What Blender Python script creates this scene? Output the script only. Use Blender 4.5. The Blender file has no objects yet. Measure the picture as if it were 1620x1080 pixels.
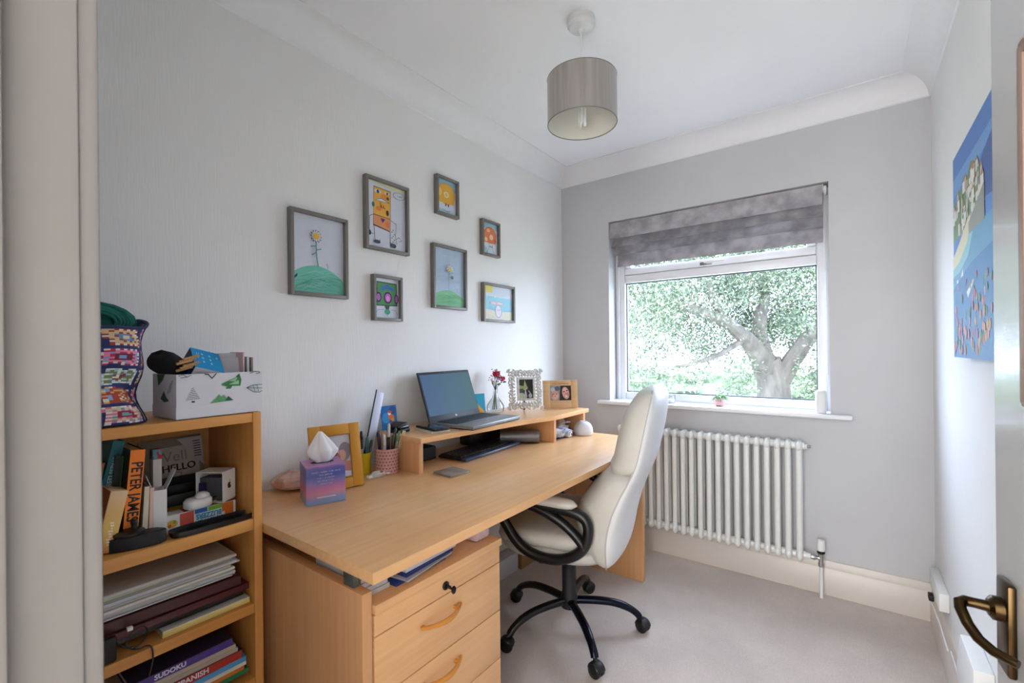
import bpy, bmesh, math, random
from mathutils import Vector, Matrix, Euler, noise as mnoise
random.seed(7)
scn = bpy.context.scene
COL = scn.collection
PI = math.pi
# ---------------------------------------------------------------- camera
YAW = math.radians(36.7262); ROLL = math.radians(0.5956)
Fv = Vector((-math.sin(YAW), math.cos(YAW), 0)); Rv = Vector((math.cos(YAW), math.sin(YAW), 0)); Uv = Vector((0, 0, 1))
R2 = math.cos(ROLL) * Rv - math.sin(ROLL) * Uv
U2 = math.cos(ROLL) * Uv + math.sin(ROLL) * Rv
cam_d = bpy.data.cameras.new('camera'); cam = bpy.data.objects.new('camera', cam_d); COL.objects.link(cam)
cam_d.sensor_fit = 'HORIZONTAL'; cam_d.sensor_width = 36; cam_d.lens = 724.94 / 1620 * 36
cam_d.shift_y = 13.27 / 1620; cam_d.clip_start = 0.02; cam_d.clip_end = 400
m = Matrix((R2, U2, -Fv)).transposed().to_4x4(); m.translation = Vector((1.5688, 0, 1.19))
cam.matrix_world = m
cam_d.dof.use_dof = True; cam_d.dof.focus_distance = 1.8; cam_d.dof.aperture_fstop = 9
scn.camera = cam
# ---------------------------------------------------------------- light
scn.view_settings.view_transform = 'Standard'; scn.view_settings.look = 'None'
scn.view_settings.gamma = 1; scn.view_settings.use_curve_mapping = False
scn.view_settings.exposure = 0.72
W0 = bpy.data.worlds.new('world'); scn.world = W0; W0.use_nodes = True
bg = W0.node_tree.nodes['Background']; bg.inputs[0].default_value = (0.64, 0.78, 1.0, 1); bg.inputs[1].default_value = 10.5
def area(name, loc, rot, sx, sy, power, col, portal=False):
    l = bpy.data.lights.new(name, 'AREA'); l.shape = 'RECTANGLE'; l.size = sx; l.size_y = sy; l.energy = power; l.color = col
    if portal: l.cycles.is_portal = True
    o = bpy.data.objects.new(name, l); COL.objects.link(o); o.location = loc; o.rotation_euler = rot; return o
sun = bpy.data.lights.new('sun', 'SUN'); sun.energy = 2.2; sun.angle = math.radians(2); sun.color = (1, .96, .88)
so = bpy.data.objects.new('sun', sun); COL.objects.link(so); so.rotation_euler = Euler((math.radians(38), math.radians(24), 0))
area('window_daylight_portal', (0.9, 2.86, 1.42), (-PI/2, 0, 0), 1.14, 1.12, 1, (1, 1, 1), portal=True)
area('hall_fill_light', (1.0, -1.57, 1.30), (PI/2, 0, 0), 1.7, 2.1, 76, (1, .985, .97))  # unseen fill light added behind the camera to brighten the room
# ---------------------------------------------------------------- dimensions
RW = 1.843; RL = 2.675; RH = 2.365; ZC = 2.267; FY = 0.09
WX0, WX1, WZ0, WZ1 = 0.338, 1.477, 0.868, 1.985
DZ = 0.734; RZ = 0.868
# ---------------------------------------------------------------- materials
def lin(c):
    c /= 255.0
    return c / 12.92 if c <= 0.04045 else ((c + 0.055) / 1.055) ** 2.4
def hexc(h):
    h = h.lstrip('#'); return tuple(lin(int(h[i:i + 2], 16)) for i in (0, 2, 4)) + (1,)
_mc = {}
def base_mat(name):
    m = bpy.data.materials.new(name); m.use_nodes = True
    return m, m.node_tree, m.node_tree.nodes['Principled BSDF']
def C(h, rough=.6, metal=0, spec=.5, coat=0, alpha=1):
    k = (h, rough, metal, spec, coat, alpha)
    if k not in _mc:
        m, nt, b = base_mat('paint_' + h.strip('#'))
        # a faint procedural mottling keeps every surface from reading as dead flat
        tc = nt.nodes.new('ShaderNodeTexCoord'); n = nt.nodes.new('ShaderNodeTexNoise'); n.inputs['Scale'].default_value = 35
        r = nt.nodes.new('ShaderNodeMixRGB'); r.blend_type = 'MULTIPLY'; r.inputs[0].default_value = .05
        r.inputs[1].default_value = hexc(h)
        nt.links.new(tc.outputs['Object'], n.inputs['Vector']); nt.links.new(n.outputs['Fac'], r.inputs[2]); nt.links.new(r.outputs[0], b.inputs['Base Color'])
        b.inputs['Roughness'].default_value = rough; b.inputs['Metallic'].default_value = metal
        b.inputs['Specular IOR Level'].default_value = spec; b.inputs['Coat Weight'].default_value = coat
        b.inputs['Alpha'].default_value = alpha
        _mc[k] = m
    return _mc[k]
def noisy(name, c1, c2, scale=(8, 8, 8), nscale=1, rough=.6, bump=0, bscale=None, detail=4, lo=.35, hi=.65, dist=.002, spec=.5, sheen=0):
    m, nt, b = base_mat(name)
    tc = nt.nodes.new('ShaderNodeTexCoord'); mp = nt.nodes.new('ShaderNodeMapping'); mp.inputs['Scale'].default_value = scale
    n = nt.nodes.new('ShaderNodeTexNoise'); n.inputs['Scale'].default_value = nscale; n.inputs['Detail'].default_value = detail
    r = nt.nodes.new('ShaderNodeValToRGB'); r.color_ramp.elements[0].position = lo; r.color_ramp.elements[1].position = hi
    r.color_ramp.elements[0].color = hexc(c1); r.color_ramp.elements[1].color = hexc(c2)
    L = nt.links.new
    L(tc.outputs['Object'], mp.inputs['Vector']); L(mp.outputs[0], n.inputs['Vector']); L(n.outputs['Fac'], r.inputs[0]); L(r.outputs[0], b.inputs['Base Color'])
    b.inputs['Roughness'].default_value = rough; b.inputs['Specular IOR Level'].default_value = spec
    b.inputs['Sheen Weight'].default_value = sheen
    if bump:
        n2 = nt.nodes.new('ShaderNodeTexNoise'); n2.inputs['Detail'].default_value = 5; n2.inputs['Scale'].default_value = 1
        mp2 = nt.nodes.new('ShaderNodeMapping'); mp2.inputs['Scale'].default_value = bscale or scale
        bp = nt.nodes.new('ShaderNodeBump'); bp.inputs['Strength'].default_value = bump; bp.inputs['Distance'].default_value = dist
        L(tc.outputs['Object'], mp2.inputs['Vector']); L(mp2.outputs[0], n2.inputs['Vector']); L(n2.outputs['Fac'], bp.inputs['Height']); L(bp.outputs[0], b.inputs['Normal'])
    return m
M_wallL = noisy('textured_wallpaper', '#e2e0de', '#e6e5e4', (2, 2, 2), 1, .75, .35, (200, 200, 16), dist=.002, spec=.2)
M_wall = noisy('wall_paint_with_shade', '#c1c1c3', '#c6c6c8', (2, 2, 2), 1, .8, .12, (220, 220, 40), dist=.002, spec=.2)  # darker than the side walls: back wall's against-the-light shade put into the colour
M_ceil = noisy('swirled_ceiling_plaster', '#ebebed', '#eeeef0', (2, 2, 2), 1, .85, .5, (22, 22, 22), dist=.006, spec=.15)
def swirl_bump(m):
    nt = m.node_tree; b = nt.nodes['Principled BSDF']; L = nt.links.new
    tc = nt.nodes.new('ShaderNodeTexCoord'); w = nt.nodes.new('ShaderNodeTexWave'); w.wave_type = 'RINGS'; w.rings_direction = 'SPHERICAL'
    w.inputs['Scale'].default_value = 3; w.inputs['Distortion'].default_value = 34; w.inputs['Detail'].default_value = 3; w.inputs['Detail Scale'].default_value = .9
    n = nt.nodes.new('ShaderNodeTexNoise'); n.inputs['Scale'].default_value = 10.5
    mu = nt.nodes.new('ShaderNodeMath'); mu.operation = 'MULTIPLY'
    bp = nt.nodes.new('ShaderNodeBump'); bp.inputs['Strength'].default_value = .18; bp.inputs['Distance'].default_value = .004
    L(tc.outputs['Object'], w.inputs['Vector']); L(tc.outputs['Object'], n.inputs['Vector'])
    L(w.outputs['Fac'], mu.inputs[0]); L(n.outputs['Fac'], mu.inputs[1]); L(mu.outputs[0], bp.inputs['Height']); L(bp.outputs[0], b.inputs['Normal'])
swirl_bump(M_ceil)
M_cove = C('#e9e9ea', .7, spec=.3)
M_trim = C('#d3cac0', .35)
M_gloss = C('#e3e2df', .16, coat=.4)
M_carpet = noisy('cut_pile_carpet', '#dccbc0', '#eee2da', (260, 260, 260), 1, 1, .9, (420, 420, 420), lo=.3, hi=.7, dist=.006, spec=.05, sheen=.3)
def patchy(m, scale, amt):
    nt = m.node_tree; b = nt.nodes['Principled BSDF']; L = nt.links.new
    src = b.inputs['Base Color'].links[0].from_socket
    tc = nt.nodes.new('ShaderNodeTexCoord'); n = nt.nodes.new('ShaderNodeTexNoise'); n.inputs['Scale'].default_value = scale; n.inputs['Detail'].default_value = 3
    r = nt.nodes.new('ShaderNodeMapRange'); r.inputs[1].default_value = .35; r.inputs[2].default_value = .65; r.inputs[3].default_value = 1 - amt; r.inputs[4].default_value = 1
    x = nt.nodes.new('ShaderNodeMixRGB'); x.blend_type = 'MULTIPLY'; x.inputs[0].default_value = 1
    L(tc.outputs['Object'], n.inputs['Vector']); L(n.outputs['Fac'], r.inputs[0]); L(src, x.inputs[1]); L(r.outputs[0], x.inputs[2]); L(x.outputs[0], b.inputs['Base Color'])
patchy(M_carpet, 5, .13)
def wood(name, c1, c2, ax, rough=.38, fine=70):
    s = [fine, fine, fine]; s[ax] = 2.2
    m = noisy(name, c1, c2, tuple(s), 1, rough, .08, tuple(s), detail=3, lo=.3, hi=.7, dist=.0006)
    patchy(m, 4, .08); return m
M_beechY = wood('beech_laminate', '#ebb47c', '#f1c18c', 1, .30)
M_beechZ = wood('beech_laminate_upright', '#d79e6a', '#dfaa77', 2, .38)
M_beechEdge = wood('beech_edging', '#d9a672', '#e2b17d', 1, .45)
M_pineY = wood('honey_pine_shelf', '#cd8c42', '#d89a52', 1, .42, 50)
M_pineZ = wood('honey_pine_upright', '#cf8e46', '#dd9f58', 2, .42, 50)
M_pineBack = wood('honey_pine_backboard', '#c08c4c', '#cc9a5c', 2, .6, 40)
M_handle = wood('orange_beech_handle', '#d88c32', '#e29a40', 1, .35)
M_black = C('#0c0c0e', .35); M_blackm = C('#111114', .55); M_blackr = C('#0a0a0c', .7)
M_bluesteel = C('#101425', .22, .6)
M_leather = noisy('cream_leather', '#c9c6bc', '#d0cdc4', (9, 9, 9), 1, .42, .12, (160, 160, 160), dist=.001)
M_leatherback = noisy('ivory_leather', '#dcdcdc', '#e2e2e1', (9, 9, 9), 1, .38, .08, (160, 160, 160), dist=.001)
M_white = C('#e6e6e4', .4); M_paper = C('#e4e3e0', .8); M_rad = C('#e6e6e2', .28, coat=.3)
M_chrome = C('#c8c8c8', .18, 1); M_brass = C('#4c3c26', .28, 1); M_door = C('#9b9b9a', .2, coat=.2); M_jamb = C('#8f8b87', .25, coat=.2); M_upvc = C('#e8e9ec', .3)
M_velvet = noisy('grey_crushed_velvet', '#908d92', '#b6b3b8', (13, 13, 13), 1, .7, .25, (50, 50, 50), lo=.38, hi=.66, dist=.002, sheen=.05)
M_silver = C('#8c8d90', .35, .8)
def glassy(name, rough=.0, tint=(1, 1, 1, 1), gl=.07, fr=.6):
    m = bpy.data.materials.new(name); m.use_nodes = True; nt = m.node_tree; nt.nodes.clear()
    o = nt.nodes.new('ShaderNodeOutputMaterial'); t = nt.nodes.new('ShaderNodeBsdfTransparent'); t.inputs[0].default_value = tint
    g = nt.nodes.new('ShaderNodeBsdfGlossy'); g.inputs['Roughness'].default_value = rough
    x = nt.nodes.new('ShaderNodeMixShader'); f = nt.nodes.new('ShaderNodeLayerWeight'); f.inputs[0].default_value = .12
    mm = nt.nodes.new('ShaderNodeMath'); mm.operation = 'MULTIPLY_ADD'; mm.inputs[1].default_value = fr; mm.inputs[2].default_value = gl
    nt.links.new(f.outputs['Fresnel'], mm.inputs[0]); nt.links.new(mm.outputs[0], x.inputs[0])
    nt.links.new(t.outputs[0], x.inputs[1]); nt.links.new(g.outputs[0], x.inputs[2]); nt.links.new(x.outputs[0], o.inputs[0])
    return m
M_glass = glassy('window_glass', gl=.0, fr=.06); M_vglass = glassy('vase_glass', .03, (.95, .97, .97, 1), .1)
M_pglass = glassy('picture_glass', .02, gl=.0, fr=.18)
# ---------------------------------------------------------------- mesh builder
class MB:
    def __init__(s): s.bm = bmesh.new(); s.mats = []
    def mi(s, mat):
        if mat not in s.mats: s.mats.append(mat)
        return s.mats.index(mat)
    def _fin(s, verts, faces, mat, M):
        i = s.mi(mat)
        for f in faces: f.material_index = i; f.smooth = True
        if M is not None:
            for v in verts: v.co = M @ v.co
    def box(s, x0, x1, y0, y1, z0, z1, mat, bev=0, M=None, seg=2):
        bm = s.bm; vs = [bm.verts.new((x, y, z)) for z in (z0, z1) for x, y in ((x0, y0), (x1, y0), (x1, y1), (x0, y1))]
        fs = [bm.faces.new([vs[i] for i in q]) for q in ((3, 2, 1, 0), (4, 5, 6, 7), (0, 1, 5, 4), (1, 2, 6, 5), (2, 3, 7, 6), (3, 0, 4, 7))]
        if bev:
            es = list({e for f in fs for e in f.edges})
            r = bmesh.ops.bevel(bm, geom=es, offset=bev, segments=seg, profile=.5, affect='EDGES')
            allv = {v for f in r['faces'] for v in f.verts}
            fs = list({f for v in allv for f in v.link_faces}); vs = list({v for f in fs for v in f.verts})
        s._fin(vs, fs, mat, M); return s
    def prism(s, pts, z0, z1, mat, M=None, sidemat=None, bev=0):
        bm = s.bm; a = [bm.verts.new((x, y, z0)) for x, y in pts]; b = [bm.verts.new((x, y, z1)) for x, y in pts]; n = len(pts)
        fs = [bm.faces.new(a[::-1]), bm.faces.new(b)] + [bm.faces.new((a[i], a[(i + 1) % n], b[(i + 1) % n], b[i])) for i in range(n)]
        vs = a + b
        if bev:
            es = list({e for f in fs[:2] for e in f.edges})
            r = bmesh.ops.bevel(bm, geom=es, offset=bev, segments=2, profile=.5, affect='EDGES')
            allv = {v for f in r['faces'] for v in f.verts}
            fs = list({f for v in allv for f in v.link_faces}); vs = list({v for f in fs for v in f.verts})
        s._fin(vs, fs, mat, M); return s
    def poly(s, pts, mat, M=None):
        vs = [s.bm.verts.new(p) for p in pts]; f = s.bm.faces.new(vs); s._fin(vs, [f], mat, M); return s
    def rings(s, rings, mat, M=None, cap=True, closed=False):
        bm = s.bm; R = [[bm.verts.new(p) for p in r] for r in rings]; n = len(R[0]); fs = []
        seq = list(range(len(R) - 1))
        for i in seq:
            for j in range(n): fs.append(bm.faces.new((R[i][j], R[i][(j + 1) % n], R[i + 1][(j + 1) % n], R[i + 1][j])))
        if closed:
            for j in range(n): fs.append(bm.faces.new((R[-1][j], R[-1][(j + 1) % n], R[0][(j + 1) % n], R[0][j])))
        elif cap: fs.append(bm.faces.new(R[0][::-1])); fs.append(bm.faces.new(R[-1]))
        s._fin([v for r in R for v in r], fs, mat, M); return s
    def tube(s, path, r, mat, n=8, M=None, closed=False, flat=1.0, up=None):
        path = [Vector(p) for p in path]; rr = []; N = len(path); prev = None
        for i, p in enumerate(path):
            if closed: t = path[(i + 1) % N] - path[i - 1]
            else: t = path[min(i + 1, N - 1)] - path[max(i - 1, 0)]
            t.normalize()
            if up is not None: u = Vector(up) - t * t.dot(Vector(up))
            elif prev is None:
                u = Vector((0, 0, 1)) if abs(t.z) < .9 else Vector((1, 0, 0)); u = u - t * t.dot(u)
            else: u = prev - t * t.dot(prev)
            u.normalize(); prev = u; w = t.cross(u)
            ri = r[i] if isinstance(r, (list, tuple)) else r
            rr.append([p + w * math.cos(a) * ri + u * math.sin(a) * ri * flat for a in (2 * PI * k / n for k in range(n))])
        return s.rings(rr, mat, M, closed=closed)
    def lathe(s, prof, mat, n=20, M=None, cap=True):
        return s.rings([[(r * math.cos(2 * PI * k / n), r * math.sin(2 * PI * k / n), z) for k in range(n)] for r, z in prof], mat, M, cap)
    def ball(s, c, r, mat, M=None, u=12, v=8):
        if not isinstance(r, (tuple, list)): r = (r, r, r)
        rr = []
        for i in range(1, v):
            a = -PI / 2 + PI * i / v
            rr.append([(c[0] + r[0] * math.cos(a) * math.cos(2 * PI * k / u), c[1] + r[1] * math.cos(a) * math.sin(2 * PI * k / u), c[2] + r[2] * math.sin(a)) for k in range(u)])
        return s.rings(rr, mat, M)
    def grid(s, fn, nu, nv, mat, M=None, closeu=False):
        bm = s.bm; V = [[bm.verts.new(fn(i / nu, j / nv)) for j in range(nv + 1)] for i in range(nu + (0 if closeu else 1))]; fs = []
        for i in range(nu):
            for j in range(nv): fs.append(bm.faces.new((V[i][j], V[(i + 1) % len(V)][j], V[(i + 1) % len(V)][j + 1], V[i][j + 1])))
        s._fin([v for r in V for v in r], fs, mat, M); return s
    def addmesh(s, me, mat, M=None):
        n0 = len(s.bm.verts); f0 = len(s.bm.faces); s.bm.from_mesh(me); s.bm.verts.ensure_lookup_table(); s.bm.faces.ensure_lookup_table()
        s._fin(s.bm.verts[n0:], s.bm.faces[f0:], mat, M); return s
    def build(s, name, parent=None, world=False, angle=35, label=None, recalc=False):
        me = bpy.data.meshes.new(name)
        if recalc: bmesh.ops.recalc_face_normals(s.bm, faces=s.bm.faces[:])
        off = None
        if world and parent is not None:
            iM = wm(parent).inverted(); bmesh.ops.transform(s.bm, matrix=iM, verts=s.bm.verts[:])
        elif world:
            vs = s.bm.verts; xs = [v.co.x for v in vs]; ys = [v.co.y for v in vs]; zs = [v.co.z for v in vs]
            off = Vector(((min(xs) + max(xs)) / 2, (min(ys) + max(ys)) / 2, min(zs)))
            bmesh.ops.translate(s.bm, vec=-off, verts=vs[:])
        s.bm.to_mesh(me); s.bm.free()
        for m in s.mats: me.materials.append(m)
        me.set_sharp_from_angle(angle=math.radians(angle))
        o = bpy.data.objects.new(name, me); COL.objects.link(o)
        if parent is not None: o.parent = parent
        if off is not None: o.location = off
        if label: o['label'] = label
        return o
def wm(o):
    M = Matrix.LocRotScale(o.location, o.rotation_euler, o.scale)
    return wm(o.parent) @ M if o.parent else M
def tag(o, label, cat, group=None):
    o['label'] = label; o['category'] = cat
    if group: o['group'] = group
    return o
def struct(o): o['kind'] = 'structure'; return o
def thing(name, label, cat, loc=(0, 0, 0), rz=0, M=None, group=None):
    o = bpy.data.objects.new(name, None); COL.objects.link(o); o.empty_display_size = .05
    if M is not None:
        l, q, sc = M.decompose(); o.location = l; o.rotation_euler = q.to_euler()
    else: o.location = loc; o.rotation_euler = (0, 0, rz)
    return tag(o, label, cat, group) if label else o
def frm(o, right, up):
    r = Vector(right).normalized(); u = Vector(up); u = (u - r * r.dot(u)).normalized(); n = r.cross(u)
    M = Matrix((r, u, n)).transposed().to_4x4(); M.translation = Vector(o); return M
def T(x=0, y=0, z=0): return Matrix.Translation((x, y, z))
def RX(a): return Matrix.Rotation(math.radians(a), 4, 'X')
def RY(a): return Matrix.Rotation(math.radians(a), 4, 'Y')
def RZr(a): return Matrix.Rotation(math.radians(a), 4, 'Z')
def textmesh(s, size, shear=0, extrude=.0004, sx=1.0, bold=0):
    c = bpy.data.curves.new('lettering', 'FONT'); c.body = s; c.size = size; c.shear = shear; c.extrude = extrude; c.align_x = 'CENTER'; c.align_y = 'CENTER'
    c.offset = bold; c.resolution_u = 3
    o = bpy.data.objects.new('lettering_tmp', c); COL.objects.link(o)
    dg = bpy.context.evaluated_depsgraph_get(); me = bpy.data.meshes.new_from_object(o.evaluated_get(dg))
    bpy.data.objects.remove(o); bpy.data.curves.remove(c)
    if sx != 1: me.transform(Matrix.Diagonal((sx, 1, 1, 1)))
    return me
def lettering(s, size, mat, parent, M, name='lettering', **k):
    mb = MB(); mb.addmesh(textmesh(s, size, **k), mat, M); return mb.build(name, parent)
def art(name, w, h, bgc, shapes, parent, M=None, z=0.0, step=.00012, rough=.7, thick=.0015):
    """flat drawing: a thin sheet with drawn shapes; coordinates are fractions of the sheet"""
    mb = MB(); mb.box(0, w, 0, h, z - thick, z, C(bgc, rough), M=M); k = 0
    for sh in shapes:
        k += 1; zz = z + step * k; col = C(sh[1], rough)
        if sh[0] == 'p': pts = [(x * w, y * h, zz) for x, y in sh[2]]; mb.poly(pts, col, M)
        elif sh[0] == 'e':
            cx, cy, rx, ry = sh[2:6]; a0 = math.radians(sh[6]) if len(sh) > 6 else 0; pts = []
            for i in range(20):
                a = 2 * PI * i / 20; ex, ey = rx * w * math.cos(a), ry * h * math.sin(a)
                pts.append((cx * w + ex * math.cos(a0) - ey * math.sin(a0), cy * h + ex * math.sin(a0) + ey * math.cos(a0), zz))
            mb.poly(pts, col, M)
        elif sh[0] == 'l':
            lw = sh[2] / 2; P = [Vector((x * w, y * h)) for x, y in sh[3]]
            for a, b in zip(P, P[1:]):
                d = b - a
                if d.length < 1e-6: continue
                n = Vector((-d.y, d.x)).normalized() * lw; e = d.normalized() * lw * .5
                mb.poly([(q.x, q.y, zz) for q in (a - e + n * -1, b + e - n, b + e + n, a - e + n)], col, M)
        elif sh[0] == 't':
            mb.addmesh(textmesh(sh[2], sh[3], extrude=0), col, (M if M is not None else Matrix()) @ T(sh[4] * w, sh[5] * h, zz))
    return mb.build(name, parent)
def superring(cx, cy, z, hx, hy, n=28, p=3.0):
    out = []
    for k in range(n):
        a = 2 * PI * k / n; c, s_ = math.cos(a), math.sin(a)
        out.append((cx + hx * math.copysign(abs(c) ** (2 / p), c), cy + hy * math.copysign(abs(s_) ** (2 / p), s_), z))
    return out
# ================================================================ ROOM SHELL
b = MB(); b.box(-.12, RW + .12, -1.6, RL + .26, -.12, 0, M_carpet); struct(b.build('floor', world=True))
b = MB(); b.box(-.12, RW + .12, -1.6, RL + .26, RH, RH + .1, M_ceil); struct(b.build('ceiling', world=True))
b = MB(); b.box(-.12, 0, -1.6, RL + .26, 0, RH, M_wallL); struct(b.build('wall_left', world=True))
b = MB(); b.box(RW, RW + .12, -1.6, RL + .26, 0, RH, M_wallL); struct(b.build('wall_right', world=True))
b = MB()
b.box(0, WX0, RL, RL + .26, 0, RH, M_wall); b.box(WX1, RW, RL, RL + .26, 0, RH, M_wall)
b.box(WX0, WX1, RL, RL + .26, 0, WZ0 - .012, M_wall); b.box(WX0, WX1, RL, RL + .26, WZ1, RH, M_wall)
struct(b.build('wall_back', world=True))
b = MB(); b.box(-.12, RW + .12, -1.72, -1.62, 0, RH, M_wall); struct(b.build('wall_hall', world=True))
hw = thing('fill_light_frame', None, None, (1.0, -1.62, .22)); struct(hw); b = MB()  # made-up window frame, added out of view around the fill light
for a in ((.10, .15, .22, 2.35), (1.79, 1.84, .22, 2.35), (.15, 1.79, .22, .26), (.15, 1.79, 2.31, 2.35), (.95, .99, .26, 2.31)): b.box(a[0], a[1], -1.62, -1.585, a[2], a[3], M_upvc)
b.build('frame', hw, world=True)
DX0, DX1, DH = 1.05, 1.80, 1.99
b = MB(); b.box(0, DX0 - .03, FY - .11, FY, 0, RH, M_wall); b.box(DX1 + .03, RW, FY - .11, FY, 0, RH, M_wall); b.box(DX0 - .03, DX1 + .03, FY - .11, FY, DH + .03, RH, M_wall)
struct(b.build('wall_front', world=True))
# door lining, stop and architraves (left jamb shows at the left edge of the photograph)
b = MB()
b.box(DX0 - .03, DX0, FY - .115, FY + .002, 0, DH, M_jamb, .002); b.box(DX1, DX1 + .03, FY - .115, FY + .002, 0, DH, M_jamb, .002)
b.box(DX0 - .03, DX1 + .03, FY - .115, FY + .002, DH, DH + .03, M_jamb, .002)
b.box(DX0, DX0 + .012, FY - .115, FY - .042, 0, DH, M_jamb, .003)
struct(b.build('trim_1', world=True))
b = MB()
for x0, x1 in ((DX0 - .065, DX0 - .004), (DX1 + .004, RW)): b.box(x0, x1, FY, FY + .016, 0, DH + .005, M_jamb, .004)
b.box(DX0 - .065, RW, FY, FY + .016, DH + .004, DH + .066, M_jamb, .004)
struct(b.build('trim_2', world=True))
# coving, concave quarter profile
def cove(name, axis, a0, a1, flip):
    prof = [(0, ZC)]; d = RH - ZC
    for i in range(9):
        a = PI / 2 * i / 8; prof.append((.006 + (d - .006) * (1 - math.cos(a)), ZC + .004 + (d - .008) * math.sin(a)))
    prof.append((d, RH)); prof.append((0, RH)); b = MB()
    def pt(t, u, z): return {'L': (u, t, z), 'R': (RW - u, t, z), 'B': (t, RL - u, z), 'F': (t, FY + u, z)}[axis]
    b.rings([[pt(a0, u, z) for u, z in prof], [pt(a1, u, z) for u, z in prof]], M_cove)
    struct(b.build(name, world=True, recalc=True))
cove('trim_3', 'L', FY, RL, 0); cove('trim_4', 'R', FY, RL, 0); cove('trim_5', 'B', 0, RW, 0); cove('trim_6', 'F', 0, RW, 0)
SK = [(0, 0), (.020, 0), (.020, .118), (.016, .124), (.016, .128), (.012, .145), (.008, .160), (0, .163)]
def skirt(name, axis, a0, a1):
    b = MB()
    def pt(t, u, z): return {'L': (u, t, z), 'R': (RW - u, t, z), 'B': (t, RL - u, z)}[axis]
    b.rings([[pt(a0, u, z) for u, z in SK], [pt(a1, u, z) for u, z in SK]], M_trim); struct(b.build(name, world=True, recalc=True))
skirt('baseboard_left', 'L', FY, RL - .02); skirt('baseboard_right', 'R', FY + .02, RL - .02); skirt('baseboard_back', 'B', 0, RW)
# ---------------------------------------------------------------- window
win = thing('window_1', None, None, ((WX0 + WX1) / 2, RL + .12, WZ0)); struct(win)
FYW = RL + .10
def wbox(b, x0, x1, z0, z1, y0=FYW, y1=FYW + .06, mat=M_upvc, bev=.006): b.box(x0, x1, y0, y1, z0, z1, mat, bev)
b = MB(); gx0, gx1 = .402, 1.422
wbox(b, WX0, gx0, WZ0, WZ1); wbox(b, gx1, WX1, WZ0, WZ1); wbox(b, gx0, gx1, WZ0, .915); wbox(b, gx0, gx1, 1.606, 1.655); wbox(b, gx0, gx1, WZ1 - .06, WZ1)
b.box(WX0 + .018, WX0 + .03, FYW - .012, FYW, WZ0, WZ1, M_upvc, .003); b.box(WX1 - .03, WX1 - .018, FYW - .012, FYW, WZ0, WZ1, M_upvc, .003)
b.build('frame', win, world=True)
b = MB(); sx0, sx1, sz0, sz1 = gx0 + .002, gx1 - .002, 1.657, WZ1 - .062
for a in ((sx0, sx1, sz0, sz0 + .042), (sx0, sx1, sz1 - .042, sz1), (sx0, sx0 + .042, sz0 + .042, sz1 - .042), (sx1 - .042, sx1, sz0 + .042, sz1 - .042)): wbox(b, *a, y0=FYW - .006, y1=FYW + .05)
sash = b.build('sash', win, world=True)
b = MB(); b.box(.862, .925, FYW - .014, FYW - .006, 1.664, 1.682, M_silver, .003); b.box(.888, .902, FYW - .034, FYW - .012, 1.667, 1.680, M_silver, .003)
b.box(.888, 1.005, FYW - .036, FYW - .026, 1.670, 1.681, M_white, .003); b.build('catch_handle', sash, world=True, label='grey and white window catch')
b = MB(); b.box(gx0 - .004, gx1 + .004, FYW + .028, FYW + .032, .911, 1.610, M_glass); b.build('glass_pane', win, world=True)
b = MB(); b.box(sx0 + .038, sx1 - .038, FYW + .022, FYW + .026, sz0 + .038, sz1 - .038, M_glass); b.build('sash_glass', sash, world=True)
b = MB()
for g in ((gx0, gx0 + .006, .915, 1.606), (gx1 - .006, gx1, .915, 1.606), (gx0, gx1, .915, .921), (gx0, gx1, 1.600, 1.606)): b.box(g[0], g[1], FYW + .02, FYW + .03, g[2], g[3], C('#3c4654', .5))
b.build('gasket', win, world=True)
b = MB(); b.box(.270, 1.562, RL - .045, RL + .0005, WZ0 - .022, WZ0, M_upvc, .006); b.box(WX0, WX1, RL - .002, FYW, WZ0 - .012, WZ0, M_upvc, .0)
b.build('window_sill', win, world=True)
# ---------------------------------------------------------------- door, open against the right wall
hinge = Vector((1.790, .125, 0)); free = Vector((1.722, .893, 0)); dv = (free - hinge); dl = dv.length; dv.normalize()
dM = Matrix((dv, Vector((0, 0, 1)), dv.cross(Vector((0, 0, 1))))).transposed().to_4x4()   # x along leaf, y up, z = out of the back face
# face towards the camera is the -x side of the world
nrm = Vector((-dv.y, dv.x, 0))
door = thing('door_1', None, None, hinge, math.atan2(dv.y, dv.x)); struct(door)   # local x along the leaf, local +y = room side (-x world)
b = MB(); PX0, PX1, PZ0, PZ1 = .12, dl - .091, 1.12, 1.545
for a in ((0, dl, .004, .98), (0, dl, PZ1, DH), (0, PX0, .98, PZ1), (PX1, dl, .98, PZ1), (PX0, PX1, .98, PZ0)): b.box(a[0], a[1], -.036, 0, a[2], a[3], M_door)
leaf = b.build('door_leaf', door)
b = MB(); b.box(PX0, PX1, -.020, -.016, PZ0, PZ1, M_pglass); b.build('glass_panel', door)
b = MB()
for a in ((PX0 - .004, PX0 + .012, PZ0, PZ1), (PX1 - .012, PX1 + .004, PZ0, PZ1), (PX0, PX1, PZ0 - .004, PZ0 + .012), (PX0, PX1, PZ1 - .012, PZ1 + .004)): b.box(a[0], a[1], -.038, .002, a[2], a[3], C('#7d6656', .5), .002)
b.build('glazing_bead', door, label='brown timber glazing bead')
hx = dl - .050; hz = .834
b = MB(); b.box(hx - .020, hx + .020, 0, .009, hz - .060, hz + .055, M_brass, .003)
plate = b.build('door_handle', door, label='antique brass lever handle and plate')
b = MB(); zc = hz + .018
b.tube([(hx, .006, zc), (hx, .018, zc), (hx, .022, zc)], [.0155, .0150, .010], M_brass, 14)
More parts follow.
